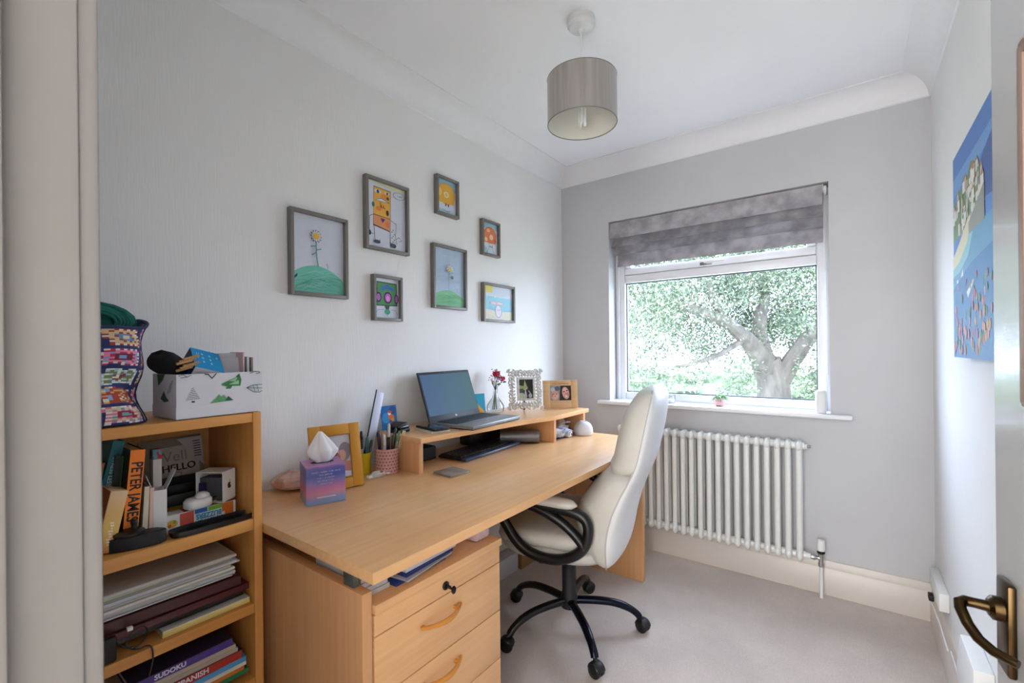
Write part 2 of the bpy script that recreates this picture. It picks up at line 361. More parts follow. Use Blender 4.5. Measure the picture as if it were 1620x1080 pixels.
b.tube([(hx, .016, zc), (hx, .034, zc + .001), (hx + .001, .043, zc + .001), (hx - .004, .049, zc), (hx - .010, .050, zc - .005), (hx - .022, .046, zc - .018), (hx - .034, .039, zc - .029), (hx - .048, .029, zc - .034), (hx - .062, .012, zc - .036)],
       [.0072, .0064, .0068, .0068, .0064, .0062, .0062, .0060, .005], M_brass, 12)
b.build('lever', plate)
# ---------------------------------------------------------------- bookcase
BX, BY0, BY1, BZ = .300, .040, .579, 1.031
bc = thing('bookcase', 'honey pine open bookcase at left of the desk, filled with books and papers', 'bookcase', (BX / 2, (BY0 + BY1) / 2, 0))
for y0, y1 in ((BY0, BY0 + .021), (BY1 - .021, BY1)):
    b = MB(); b.box(.008, BX, y0, y1, 0, BZ + .002, M_pineZ, .0015); b.build('side_panel', bc, world=True)
b = MB(); b.box(.004, .010, BY0 + .004, BY1 - .004, .05, BZ - .01, M_pineBack); b.build('back_panel', bc, world=True)
b = MB(); b.box(.010, BX - .002, BY0 + .021, BY1 - .021, BZ - .024, BZ, M_pineY, .0015); b.build('top_board', bc, world=True)
S2, S3, S4 = .753, .530, .335
for z, th in ((S2, .030), (S3, .026), (S4, .022), (.08, .022)):
    b = MB(); b.box(.010, BX - .003, BY0 + .021, BY1 - .021, z - th, z, M_pineY, .0015); b.build('shelf', bc, world=True)
b = MB(); b.box(.27, .285, BY0 + .021, BY1 - .021, 0, .058, M_pineY); b.build('plinth', bc, world=True)
# ---------------------------------------------------------------- desk
DX, DY0, DY1 = .773, .581, 2.275
desk = thing('desk', 'long light beech desk along the left wall, below the framed drawings', 'desk', (.4, (DY0 + DY1) / 2, 0))
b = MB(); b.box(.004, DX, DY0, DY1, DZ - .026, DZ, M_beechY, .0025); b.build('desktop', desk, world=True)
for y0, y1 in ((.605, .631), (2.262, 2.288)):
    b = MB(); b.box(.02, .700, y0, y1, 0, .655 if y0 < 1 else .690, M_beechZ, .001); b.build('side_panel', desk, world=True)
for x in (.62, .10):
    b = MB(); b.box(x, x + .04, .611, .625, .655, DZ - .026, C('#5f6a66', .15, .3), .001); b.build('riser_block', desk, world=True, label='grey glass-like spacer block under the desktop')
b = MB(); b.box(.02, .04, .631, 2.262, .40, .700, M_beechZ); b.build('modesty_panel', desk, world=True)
ped = thing('drawer_unit', 'beech drawer unit with orange wooden bow handles under the near end of the desk', 'drawers', (.45, .86, 0))
PY0, PY1 = .634, 1.088; PXf = .702
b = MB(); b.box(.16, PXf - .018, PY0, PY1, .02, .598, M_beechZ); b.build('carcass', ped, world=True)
b = MB(); b.box(.15, PXf + .006, PY0, PY1 + .004, .599, .621, M_beechY, .002); b.build('top_board', ped, world=True)
zz = [.596, .546, .402, .258, .114, .03]
for i in range(5):
    b = MB(); b.box(PXf - .018, PXf, PY0 + .001, PY1, zz[i + 1] + .0025, zz[i], M_beechY, .0015); d = b.build('drawer', ped, world=True)
    if i == 0:
        b = MB(); Ml = frm((PXf, .858, .572), (0, 1, 0), (0, 0, 1))
        b.lathe([(.011, 0), (.011, .003), (.0085, .005), (.0085, .0055)], M_black, 18, Ml); lk = b.build('lock', d, world=True)
        b = MB(); b.box(-.002, .002, -.006, .006, .005, .022, M_blackm, .001, Ml @ RZr(25)); b.lathe([(.0005, 0), (.009, .0), (.010, .002), (.009, .004), (.0005, .004)], M_blackm, 14, Ml @ T(.004, -.006, .024) @ RY(70) @ RX(20), False); b.build('key', d, world=True, label='small black-headed key')
    else:
        b = MB(); zc = (zz[i] + zz[i + 1]) / 2 + .030; P = []; R = []
        for k in range(15):
            t = k / 14; a = (t - .5) * 2; P.append((PXf + .004 + .024 * (1 - a * a), .768 + .142 * t, zc - .004 * (1 - a * a))); R.append(.0045 + .0025 * (1 - abs(a)))
        b.tube(P, R, M_handle, 10); 
        for t in (.10, .90):
            k = int(t * 14); p = P[k]; b.tube([(PXf - .001, p[1], p[2]), (p[0], p[1], p[2])], .0045, M_handle, 8)
        b.build('handle', d, world=True)
# ---------------------------------------------------------------- riser shelf on the desk
ris = thing('monitor_riser', 'beech monitor riser shelf with a curved front edge standing on the desk', 'shelf', (.15, 1.77, DZ))
fe = [(.293, 1.145), (.303, 1.25), (.318, 1.38), (.334, 1.52), (.354, 1.68), (.380, 1.80), (.404, 1.88), (.410, 1.93), (.410, 2.245)]
b = MB(); b.prism([(.012, 1.145)] + fe + [(.012, 2.245)], RZ - .020, RZ, M_beechY, bev=.0012); b.build('top_board', ris, world=True, recalc=True)
b = MB(); b.box(.03, .278, 1.149, 1.169, DZ, RZ - .020, M_beechZ, .001); b.build('end_panel', ris, world=True)
b = MB(); b.box(.03, .385, 1.925, 1.945, DZ, RZ - .020, M_beechZ, .001); b.build('divider', ris, world=True)
b = MB(); b.box(.03, .390, 2.220, 2.240, DZ, RZ - .020, M_beechZ, .001); b.build('end_panel', ris, world=True)
# ---------------------------------------------------------------- swivel chair
ch = thing('office_chair', 'cream leather high-back swivel chair with black arms pulled up to the desk', 'chair', (.582, 1.715, 0), math.radians(192))
secs = [(.352, -.175, -.215, .12, 2.2), (.375, -.150, -.240, .20, 2.4), (.41, -.125, -.255, .235, 2.6), (.47, -.085, -.268, .252, 3), (.54, -.075, -.278, .258, 3), (.60, -.088, -.290, .258, 3),
        (.66, -.130, -.306, .252, 3), (.72, -.180, -.326, .245, 3), (.78, -.213, -.345, .240, 3), (.84, -.225, -.360, .238, 3), (.90, -.240, -.372, .236, 3),
        (.95, -.258, -.380, .230, 3), (.99, -.280, -.384, .215, 2.8), (1.02, -.303, -.384, .190, 2.5), (1.042, -.322, -.376, .140, 2.2), (1.05, -.335, -.362, .07, 2)]
def backx(z):
    for a, c in zip(secs, secs[1:]):
        if a[0] <= z <= c[0]:
            t = (z - a[0]) / (c[0] - a[0]); return [a[i] + (c[i] - a[i]) * t for i in range(5)]
    return secs[-1]
def SH(z): return .024 * min(1, max(0, (z - .5) / .25))
def backring(z, fpart, infl=0, n=40):
    """fpart: 'shell' = rear part of the section, 'pad' = front part"""
    _, f, bk, hw, p = backx(z); bk -= SH(z); f -= SH(z) * .6; mid = bk + (f - bk) * .20; out = []
    for k in range(n):
        a = 2 * PI * k / n; c, s_ = math.cos(a), math.sin(a)
        y = math.copysign(abs(s_) ** (2 / p), s_) * (hw + infl)
        if fpart == 'shell':
            x = mid + (abs(c) ** (2 / p)) * (bk - mid) * 1.0 if c < 0 else mid + .006 * c
            x += .014 * (y / hw) ** 2
        else:
            x = mid + (abs(c) ** (2 / p)) * (f - mid + infl) if c > 0 else mid - .006 * abs(c)
            x += .014 * (y / hw) ** 2
            if c > 0: x += .008 * math.cos(y / hw * PI * 1.0) * c
        out.append((x, y, z))
    return out
def zs(a, b_, n): return [a + (b_ - a) * i / n for i in range(n + 1)]
b = MB(); b.rings([backring(z, 'shell') for z in zs(.353, 1.0495, 40)], M_leatherback); b.build('back_shell', ch, angle=60, recalc=True)
def pad(name, z0, z1, infl, n=16):
    b = MB(); R = []
    for z in zs(z0, z1, n):
        t = (z - z0) / (z1 - z0); e = min(t, 1 - t); q = infl - (.016 * max(0, 1 - e / .07)) ; R.append(backring(z, 'pad', q))
    b.rings(R, M_leather); return b.build(name, ch, angle=60, recalc=True)
pad('headrest_cushion', .735, 1.045, .005, 26); pad('lumbar_cushion', .36, .737, .003, 26)
b = MB()
for s_ in (-1, 1):
    P = []
    for z in zs(.375, 1.035, 30):
        _, f, bk, hw, p = backx(z); bk -= SH(z); f -= SH(z) * .6; mid = bk + (f - bk) * .20; P.append((mid + .014, s_ * (hw + .001), z))
    b.tube(P, .0030, C('#b9b8b4', .5), 6)
b.build('piping', ch)
# seat: shell, cushion
b = MB(); b.rings([superring(.01, 0, z, hx, hy, 40, 3.2) for z, hx, hy in ((.372, .17, .19), (.380, .225, .235), (.400, .245, .252), (.425, .250, .256), (.434, .240, .246))], M_leather); b.build('seat_base', ch, angle=60)
def seatring(z, hx, hy):
    return [(x - .03 * (0 if x < .1 else 0), y, z_ + (-.035 * max(0, (x - .10) / .16) ** 2 if x > .10 else 0)) for x, y, z_ in superring(.01, 0, z, hx, hy, 44, 3.2)]
b = MB(); b.rings([seatring(*a) for a in ((.434, .235, .240), (.440, .252, .258), (.462, .262, .266), (.484, .256, .258), (.494, .235, .235), (.498, .18, .18), (.496, .10, .09))], M_leather); b.build('seat_cushion', ch, angle=60)
b = MB(); b.box(-.13, .13, -.10, .10, .335, .374, M_blackm, .01); b.build('seat_mechanism', ch)
outer = [(.200, .600), (.196, .570), (.165, .525), (.128, .470), (.085, .432), (.02, .413), (-.05, .415), (-.115, .440), (-.155, .482), (-.168, .540), (-.158, .580), (-.115, .600), (-.04, .607), (.06, .612), (.15, .612)]
strut = [(.10, .610), (.035, .600), (-.035, .574), (-.095, .538), (-.140, .495), (-.150, .470)]
def smooth(P, it=2):
    for _ in range(it):
        Q = []
        for i in range(len(P)): a, c = P[i], P[(i + 1) % len(P)]; Q += [tuple(.75 * u + .25 * v for u, v in zip(a, c)), tuple(.25 * u + .75 * v for u, v in zip(a, c))]
        P = Q
    return P
def smooth_open(P, it=2):
    for _ in range(it):
        Q = [P[0]]
        for a, c in zip(P, P[1:]): Q += [tuple(.75 * u + .25 * v for u, v in zip(a, c)), tuple(.25 * u + .75 * v for u, v in zip(a, c))]
        P = Q + [P[-1]]
    return P
for s_ in (-1, 1):
    y = s_ * .285
    b = MB(); b.tube([(x, y, z) for x, z in smooth(outer)], .0195, M_black, 12, closed=True, flat=1.0, up=(0, 1, 0))
    b.tube([(x, y, z) for x, z in smooth_open(strut)], .0180, M_black, 10, flat=1.1, up=(0, 1, 0))
    b.tube([(.05, y * .60, .372), (.03, y * .85, .385), (.02, y, .405)], [.016, .016, .013], M_black, 8)
    arm = b.build('armrest', ch, angle=60)
    b = MB(); R = []
    for i in range(17):
        t = i / 16; x = -.125 + .27 * t; e = math.sqrt(max(0.02, 1 - (2 * t - 1) ** 6)); R.append([(x, y + .030 * e * math.cos(a), .632 + .020 * e * math.sin(a) + (-.008 * (1 - t) ** 2)) for a in (2 * PI * k / 16 for k in range(16))])
    b.rings(R, M_leather); b.build('arm_pad', arm, angle=60)
b = MB(); b.lathe([(.018, .085), (.034, .090), (.036, .13), (.033, .150), (.030, .155), (.030, .262), (.027, .266), (.027, .30), (.022, .302), (.022, .338)], M_blackm, 24); b.build('gas_column', ch)
for k, adeg in enumerate((30, -42, -114, -186, -258)):
    a = math.radians(adeg) - math.radians(192); ca, sa = math.cos(a), math.sin(a)
    prof = [(.020, .118), (.06, .121), (.12, .122), (.18, .118), (.225, .107), (.262, .090), (.285, .072), (.292, .060)]
    b = MB(); b.tube([(r * ca, r * sa, z) for r, z in smooth_open(prof, 1)], [.0175] * 6 + [.017] * 4 + [.0155] * 6, M_bluesteel if k in (0, 1) else M_black, 12, flat=.9)
    leg = b.build('base_arm', ch, angle=60)
    sw = a + (.5 if k % 2 else -.7); cx, cy = .306 * ca, .306 * sa; b = MB(); wx, wy = math.cos(sw), math.sin(sw)
    Mc = T(cx, cy, .026) @ RZr(math.degrees(sw)) 
    for q in (-1, 1): b.lathe([(.008, 0), (.022, 0), (.026, .003), (.026, .013), (.022, .017), (.006, .017)], M_black, 20, Mc @ T(0, q * .0045, 0) @ RX(-90 if q > 0 else 90))
    b.rings([[(.030 * math.cos(t) * s2, y_, .030 * math.sin(t) * s2) for t in (PI * (.05 + .9 * j / 9) for j in range(10))] + [(.026 * math.cos(t) * s2, y_, .026 * math.sin(t) * s2) for t in (PI * (.95 - .9 * j / 9) for j in range(10))] for y_, s2 in ((-.019, .9), (-.014, 1), (.014, 1), (.019, .9))], M_blackm, Mc)
    b.tube([(cx, cy, .050), (.292 * ca, .292 * sa, .064)], .009, M_black, 8)
    b.build('caster', leg, angle=50)
# ---------------------------------------------------------------- radiator
rad = thing('column_radiator', 'white two-column radiator on the wall under the window', 'radiator', (.90, RL - .065, .16))
b = MB()
for y in (RL - .092, RL - .045):
    b.tube([(0, y, .20), (0, y, .70)], .0135, M_rad, 12)
for z0, z1, s_ in ((.165, .21, 1), (.735, .69, -1)):
    for y in (RL - .092, RL - .045): b.ball((0, y, (z0 + z1) / 2), (.0150, .022, .026), M_rad, u=12, v=8)
    b.ball((0, RL - .0685, (z0 + z1) / 2), (.0185, .040, .027), M_rad, u=14, v=8)
    b.tube([(-.0228, RL - .0685, (z0 + z1) / 2), (.0228, RL - .0685, (z0 + z1) / 2)], .018, M_rad, 12)
sec0 = b.build('section', rad, world=True, angle=60); sec0.location.x = 1.352
for i in range(1, 21):
    o = sec0.copy(); COL.objects.link(o); o.parent = rad; o.location.x = sec0.location.x - .0453 * i
b = MB(); b.tube([(1.372, RL - .0685, .188), (1.395, RL - .0685, .188)], .016, M_rad, 6); b.tube([(1.372, RL - .0685, .712), (1.385, RL - .0685, .712)], .013, M_rad, 6)
b.tube([(1.385, RL - .0685, .712), (1.400, RL - .0685, .712)], .007, M_chrome, 8); b.build('end_bush', rad, world=True)
for x in (1.20, .60):
    b = MB(); b.box(x, x + .02, RL - .05, RL, .66, .69, M_rad); b.build('wall_bracket', rad, world=True)
val = MB(); vx, vy = 1.436, RL - .0685
val.tube([(1.395, vy, .188), (1.41, vy, .188), (1.42, vy, .188), (vx, vy, .188)], [.011, .013, .008, .010], M_chrome, 10)
val.tube([(vx, vy, .150), (vx, vy, .162), (vx, vy, .175), (vx, vy, .21)], [.012, .013, .010, .012], M_chrome, 12)
v = val.build('valve_body', rad, world=True, label='chrome valve body')
b = MB(); b.lathe([(.014, .212), (.0165, .214), (.0165, .226)], M_black, 20, T(vx, vy, 0)); b.lathe([(.0165, .226), (.0175, .228), (.0170, .268), (.0150, .276), (.008, .278)], M_white, 24, T(vx, vy, 0)); b.build('valve_head', v, world=True, label='white thermostatic valve head with black ring')
b = MB(); b.tube([(vx, vy, .002), (vx, vy, .152)], .0075, M_white, 12); b.build('supply_pipe', rad, world=True)
# ---------------------------------------------------------------- roman blind
bl = thing('roman_blind', 'grey crushed velvet roman blind, half raised in the window recess', 'blind', (.90, RL + .03, 1.71))
bx0, bx1 = .345, 1.452
def fold(name, z1, z0, yf, bulge, back, x0=bx0, x1=bx1, th=.010):
    b = MB(); pr = []
    n = 16
    for i in range(n + 1):
        t = i / n; pr.append((yf + back * (1 - t ** 3.2) - bulge * math.sin(PI * t ** 1.6), z1 + (z0 - z1) * t))
    inner = [(y + th, z + .002) for y, z in pr[::-1]]; loop = pr + inner; R = []
    for i in range(25):
        t = i / 24; x = x0 + (x1 - x0) * t
        R.append([(x, y + .0025 * mnoise.noise(Vector((x * 7, z * 9, 3))), z + .002 * mnoise.noise(Vector((x * 3, 1, 0)))) for y, z in loop])
    b.rings(R, M_velvet); return b.build(name, bl, world=True, angle=50, recalc=True)
fold('velvet_fold', 1.978, 1.877, RL - .004, .003, .022, bx0 - .002, bx1, .012)
fold('velvet_fold', 1.905, 1.828, RL + .016, .002, .034, bx0 + .003, bx1 - .001, .012)
fold('velvet_fold', 1.856, 1.776, RL + .036, .002, .034, bx0 + .010, bx1 - .001, .012)
fold('velvet_fold', 1.800, 1.708, RL + .066, .001, .012, bx0 + .022, bx1 - .002, .006)
b = MB(); b.box(bx0, bx1 + .004, RL + .030, RL + .070, 1.952, WZ1 - .001, M_white, .003); b.build('headrail', bl, world=True)
b = MB(); cx = 1.4625
b.lathe([(.012, 0), (.014, .003), (.014, .012), (.012, .015)], M_white, 16, T(cx - .008, RL + .045, 1.962) @ RY(90)); b.box(cx - .006, cx + .006, RL + .028, RL + .055, 1.935, 1.975, M_white, .003); b.build('chain_winder', bl, world=True)
b = MB(); b.ball((cx, RL + .030, 1.935), .0022, C('#d8d8d8', .3), u=6, v=4); b0 = b.build('chain_strand', bl, world=True)
me = b0.data; bpy.data.objects.remove(b0)
for y in (RL + .028, RL + .052):
    b = MB(); z = 1.95
    while z > (1.06): b.ball((cx, y, z), .0022, C('#d8d8d8', .3), u=6, v=4); z -= .0062
    b.tube([(cx, y, 1.955), (cx, y, 1.055)], .0006, C('#d8d8d8', .3), 4); b.build('bead_chain', bl, world=True)
b = MB(); P = [(cx, RL + .040 + .012 * math.cos(a), 1.055 + .012 * math.sin(a)) for a in (PI + PI * k / 8 for k in range(9))]; b.tube(P, .002, C('#d8d8d8', .3), 6); b.build('chain_loop', bl, world=True)
# ---------------------------------------------------------------- pendant lamp
lp = thing('pendant_lamp', 'grey drum shade pendant lamp hanging from a white ceiling rose', 'lamp', (.800, 1.462, RH))
b = MB(); b.lathe([(.048, 0), (.049, -.004), (.049, -.024), (.040, -.034), (.012, -.040), (.006, -.052), (.003, -.054)], C('#d6d6d4', .35), 28, M=None); b.build('ceiling_rose', lp)
SZ1, SZ0, SR = -.215, -.375, .1225
b = MB(); b.tube([(0, 0, -.050), (0, 0, SZ1 - .03)], .0028, M_white, 8); b.build('flex', lp)
m_sh = noisy('grey_silk_shade', '#8d8883', '#9c9792', (70, 70, 4), 1, .55, .1, (300, 300, 20), dist=.0005, sheen=.4)
b = MB(); n = 56
R = [[(r * math.cos(2 * PI * k / n), r * math.sin(2 * PI * k / n), z) for k in range(n)] for r, z in ((SR, SZ0), (SR, SZ1))]
b.rings(R, m_sh, cap=False)
b.rings([[(p[0] * .985, p[1] * .985, p[2]) for p in r] for r in R][::-1], C('#e0ddd0', .7), cap=False)
for z in (SZ0, SZ1): b.tube([(SR * .993 * math.cos(2 * PI * k / n), SR * .993 * math.sin(2 * PI * k / n), z) for k in range(n)], .0018, C('#77736f', .5), 6, closed=True)
b.build('lamp_shade', lp)
b = MB()
for k in range(3):
    a = 2 * PI * k / 3 + .4; b.tube([(.02 * math.cos(a), .02 * math.sin(a), SZ1 - .015), (SR * .985 * math.cos(a), SR * .985 * math.sin(a), SZ1 - .002)], .0016, M_white, 6)
b.tube([(.02 * math.cos(2 * PI * k / 14), .02 * math.sin(2 * PI * k / 14), SZ1 - .015) for k in range(14)], .002, M_white, 6, closed=True); b.build('shade_carrier', lp)
b = MB(); b.lathe([(.012, SZ1 - .005), (.015, SZ1 - .02), (.015, SZ1 - .055), (.013, SZ1 - .058)], M_white, 16); b.build('lamp_holder', lp)
b = MB(); b.lathe([(.012, SZ1 - .058), (.016, SZ1 - .075), (.014, SZ1 - .09)], M_white, 14)
for k in range(3):
    a = 2 * PI * k / 3; x, y = .011 * math.cos(a), .011 * math.sin(a); x2, y2 = .011 * math.cos(a + 1), .011 * math.sin(a + 1); zb = SZ1 - .155
    b.tube([(x, y, SZ1 - .088), (x, y, zb), ((x + x2) / 2, (y + y2) / 2, zb - .008), (x2, y2, zb), (x2, y2, SZ1 - .088)], .0052, C('#eeeeea', .25), 8)
b.build('bulb', lp, label='white stick-type energy saving bulb')
# ---------------------------------------------------------------- outside
M_grass = noisy('sunlit_grass', '#7f846c', '#9a9a86', (1, 1, 1), .8, .95, .3, (30, 30, 30))
b = MB(); b.box(-40, 30, RL + 1.0, 70, -3.0, -2.7, M_grass); struct(b.build('ground_lawn', world=True))
tree = thing('garden_tree', 'large spreading green tree outside the window', 'tree', (1.25, 11.0, -2.7))
M_bark = noisy('grey_brown_bark', '#4a443e', '#655d55', (6, 6, 2), 1, .9, .6, (14, 14, 5), dist=.03)
lm = [noisy('leaf_green_' + k, c1, c2, (1.3, 1.3, 1.3), 1, .55, 0, lo=.3, hi=.7) for k, c1, c2 in (('deep', '#3f4a3c', '#525f4d'), ('mid', '#5a6750', '#6e785f'), ('pale', '#757f62', '#8b9075'))]
CAMP = Vector((1.5688, 0, 1.19))
def unp(u, v, d):
    xr, yr = u - 810, v - 553.27; c, s_ = math.cos(ROLL), math.sin(ROLL); x = c * xr - s_ * yr; y = s_ * xr + c * yr
    return CAMP + (Fv + Rv * (x / 724.94) - Uv * (y / 724.94)) * d
tr = [  # branch layout read off the view and set at true distance
    ([(1232, 700, 9.6), (1226, 640, 9.6), (1222, 600, 9.6), (1212, 570, 9.6)], [.52, .44, .38, .36]),
    ([(1232, 900, 9.6), (1232, 700, 9.6)], [.66, .52]),
    ([(1215, 590, 9.6), (1198, 555, 9.4), (1180, 535, 9.2), (1150, 510, 8.9), (1120, 497, 8.6), (1075, 482, 8.2), (1050, 470, 8.0)], [.33, .26, .20, .16, .13, .10, .06]),
    ([(1215, 590, 9.6), (1200, 530, 9.6), (1202, 500, 9.7), (1210, 470, 9.8), (1205, 430, 10), (1215, 380, 10)], [.28, .20, .17, .14, .11, .08]),
    ([(1228, 610, 9.6), (1250, 575, 9.4), (1270, 545, 9.2), (1290, 520, 9.0), (1330, 490, 8.8), (1380, 450, 8.6)], [.28, .23, .20, .17, .14, .08]),
    ([(1180, 535, 9.2), (1140, 560, 8.9), (1100, 575, 8.6), (1070, 580, 8.4)], [.08, .06, .05, .03]),
    ([(1150, 510, 8.9), (1125, 470, 8.8), (1120, 440, 8.8), (1100, 400, 9)], [.11, .09, .07, .05])]
b = MB()
for P, R in tr: b.tube([unp(*p) for p in P], [q * .78 for q in R], M_bark, 10)
b.build('trunk', tree, world=True)
rnd = random.Random(11); b = MB(); bm = b.bm; mi = [b.mi(x) for x in lm]
def leafblob(c, r, n, bias):
    for _ in range(n):
        d = Vector((rnd.gauss(0, 1), rnd.gauss(0, 1), rnd.gauss(0, .75))); d = d / max(.2, d.length) * (rnd.random() ** .4)
        p = c + d * r; s_ = rnd.uniform(.024, .046); q = Euler((rnd.uniform(-1.1, 1.1), rnd.uniform(-1.1, 1.1), rnd.uniform(0, 6.3))).to_matrix()
        vs = [bm.verts.new(p + q @ Vector(v) * s_) for v in ((-1, 0, 0), (0, -.45, .1), (1, 0, 0), (0, .45, .1))]
        f = bm.faces.new(vs); k = rnd.random() + bias; f.material_index = mi[0 if k < .45 else (1 if k < .85 else 2)]
blobs = 0
while blobs < 350:
    u, v, d = rnd.uniform(960, 1420), rnd.uniform(330, 640), rnd.uniform(7.4, 11.2)
    # crown thins out towards the lower left and around the trunk fork
    low = 585 + 22 * math.sin(u / 31.0)
    if v > low and rnd.random() < .93: continue
    if 1085 < u < 1200 and 550 < v < 600 and rnd.random() < .7: continue
    if 1215 < u < 1262 and 520 < v < 575 and rnd.random() < .7: continue
    if u < 1090 and v > 560 and rnd.random() < .5: continue
    if 1100 < u < 1320 and v > 460 and rnd.random() < .72: d = rnd.uniform(10.3, 11.8)
    elif rnd.random() < .3: d = rnd.uniform(10, 11.8)
    leafblob(unp(u, v, d), rnd.uniform(.35, .75), 380, rnd.choice((-.2, 0, .15))); blobs += 1
for _ in range(22): leafblob(unp(rnd.uniform(1275, 1340), rnd.uniform(560, 640), rnd.uniform(8, 9)), .3, 120, .1)
for _ in range(22): leafblob(unp(rnd.uniform(1000, 1190), rnd.uniform(575, 625), rnd.uniform(7.4, 8.2)), .22, 70, 0)
fol = b.build('foliage', tree, world=True); fol['kind'] = 'stuff'
b = MB(); M_hedge = noisy('distant_hedge_green', '#5f6c56', '#76826c', (1.2, 1.2, 1.2), 1, .9, .6, (5, 5, 5), dist=.1)
b.grid(lambda u, v: (-34 + 60 * u, 40 + 1.2 * mnoise.noise(Vector((u * 40, v * 3, 0))), -2.7 + 1.9 * v + (.5 * mnoise.noise(Vector((u * 60, 1, v))) if v > .5 else 0)), 160, 6, M_hedge)
b.grid(lambda u, v: (-34 + 60 * u, 40 + 2.5 * v, -.8 + .5 * mnoise.noise(Vector((u * 60, 1, 1)))), 160, 2, M_hedge)
hd = b.build('boundary_hedge', world=True, recalc=True); tag(hd, 'pale clipped hedge far across the lawn beyond the tree', 'hedge')
b = MB()
for i in range(0, 9): b.box(-10.5 + i * 1.9, -10.42 + i * 1.9, 26, 26.08, -2.7, -1.55, C('#d8d5cc', .8))
for z in (-1.75, -2.1): b.box(-10.5, 4.8, 26.02, 26.06, z, z + .07, C('#d8d5cc', .8))
fc = b.build('rail_fence', world=True); tag(fc, 'low white post and rail fence across the far lawn', 'fence')
# ================================================================ framed drawings on the left wall
M_frame = C('#77726d', .45)
def wall_frame(label, y0, y1, z0, z1, bgc, shapes, bw=.0125):
    M = frm((.0005, y0, z0), (0, 1, 0), (0, 0, 1)); w, h = y1 - y0, z1 - z0
    t = thing('picture_frame', label, 'picture frame', M=M, group='framed drawings on the left wall')
    b = MB()
    for a in ((0, bw, 0, h), (w - bw, w, 0, h), (bw, w - bw, 0, bw), (bw, w - bw, h - bw, h)): b.box(a[0], a[1], a[2], a[3], 0, .024, M_frame, .0008)
    b.build('frame', t)
    art('drawing', w - 2 * bw, h - 2 * bw, bgc, shapes, t, T(bw, bw, .008)); 
    b = MB(); b.box(bw, w - bw, bw, h - bw, .0145, .0155, M_pglass); b.build('glazing', t)
    return t
def petals(cx, cy, rx, ry, n, col, ir=.5):
    return [('e', col, cx + rx * math.cos(2 * PI * k / n), cy + ry * math.sin(2 * PI * k / n), rx * ir, ry * ir * .55, math.degrees(2 * PI * k / n)) for k in range(n)]
def hill(cx, top, base=0, n=16, w=.5):
    return [(0, base)] + [(i / n, base + (top - base) * (1 - ((i / n - cx) / .62) ** 2 * .62)) for i in range(n + 1)] + [(1, base)]
def strokes(col, lw, x0, x1, y0, y1, n, seed, dx=.3, dy=.03):
    r = random.Random(seed); o = []
    for _ in range(n):
        x = r.uniform(x0, x1 - dx); y = r.uniform(y0, y1); o.append(('l', col, lw, [(x, y), (x + dx * .5, y + dy), (x + dx, y + dy * .2)]))
    return o
A = [('p', '#71bda9', hill(.45, .36, 0)), ('p', '#20305a', [(0, .17), (.09, .235), (.09, .20), (0, .14)])] + strokes('#54a892', .0014, .03, .97, .03, .22, 26, 1) + strokes('#8fd0bf', .0016, .05, .95, .05, .28, 16, 2) + \
    [('l', '#3f9483', .004, [(.47, .35), (.44, .48), (.43, .66)]), ('l', '#3f9483', .003, [(.33, .60), (.43, .615)]), ('l', '#3f9483', .003, [(.43, .56), (.53, .585)]), ('l', '#3f9483', .003, [(.35, .49), (.43, .53)]), ('l', '#4a6a6a', .002, [(.66, .34), (.64, .40)])] + \
    petals(.43, .74, .085, .065, 12, '#4c4660', .30) + petals(.43, .74, .075, .056, 12, '#dde0ea', .28) + [('e', '#e0ad30', .43, .74, .055, .042)]
wall_frame('grey frame with daisy on teal hill drawing, leftmost on the wall', .808, 1.032, 1.390, 1.692, '#ccd0dc', A)
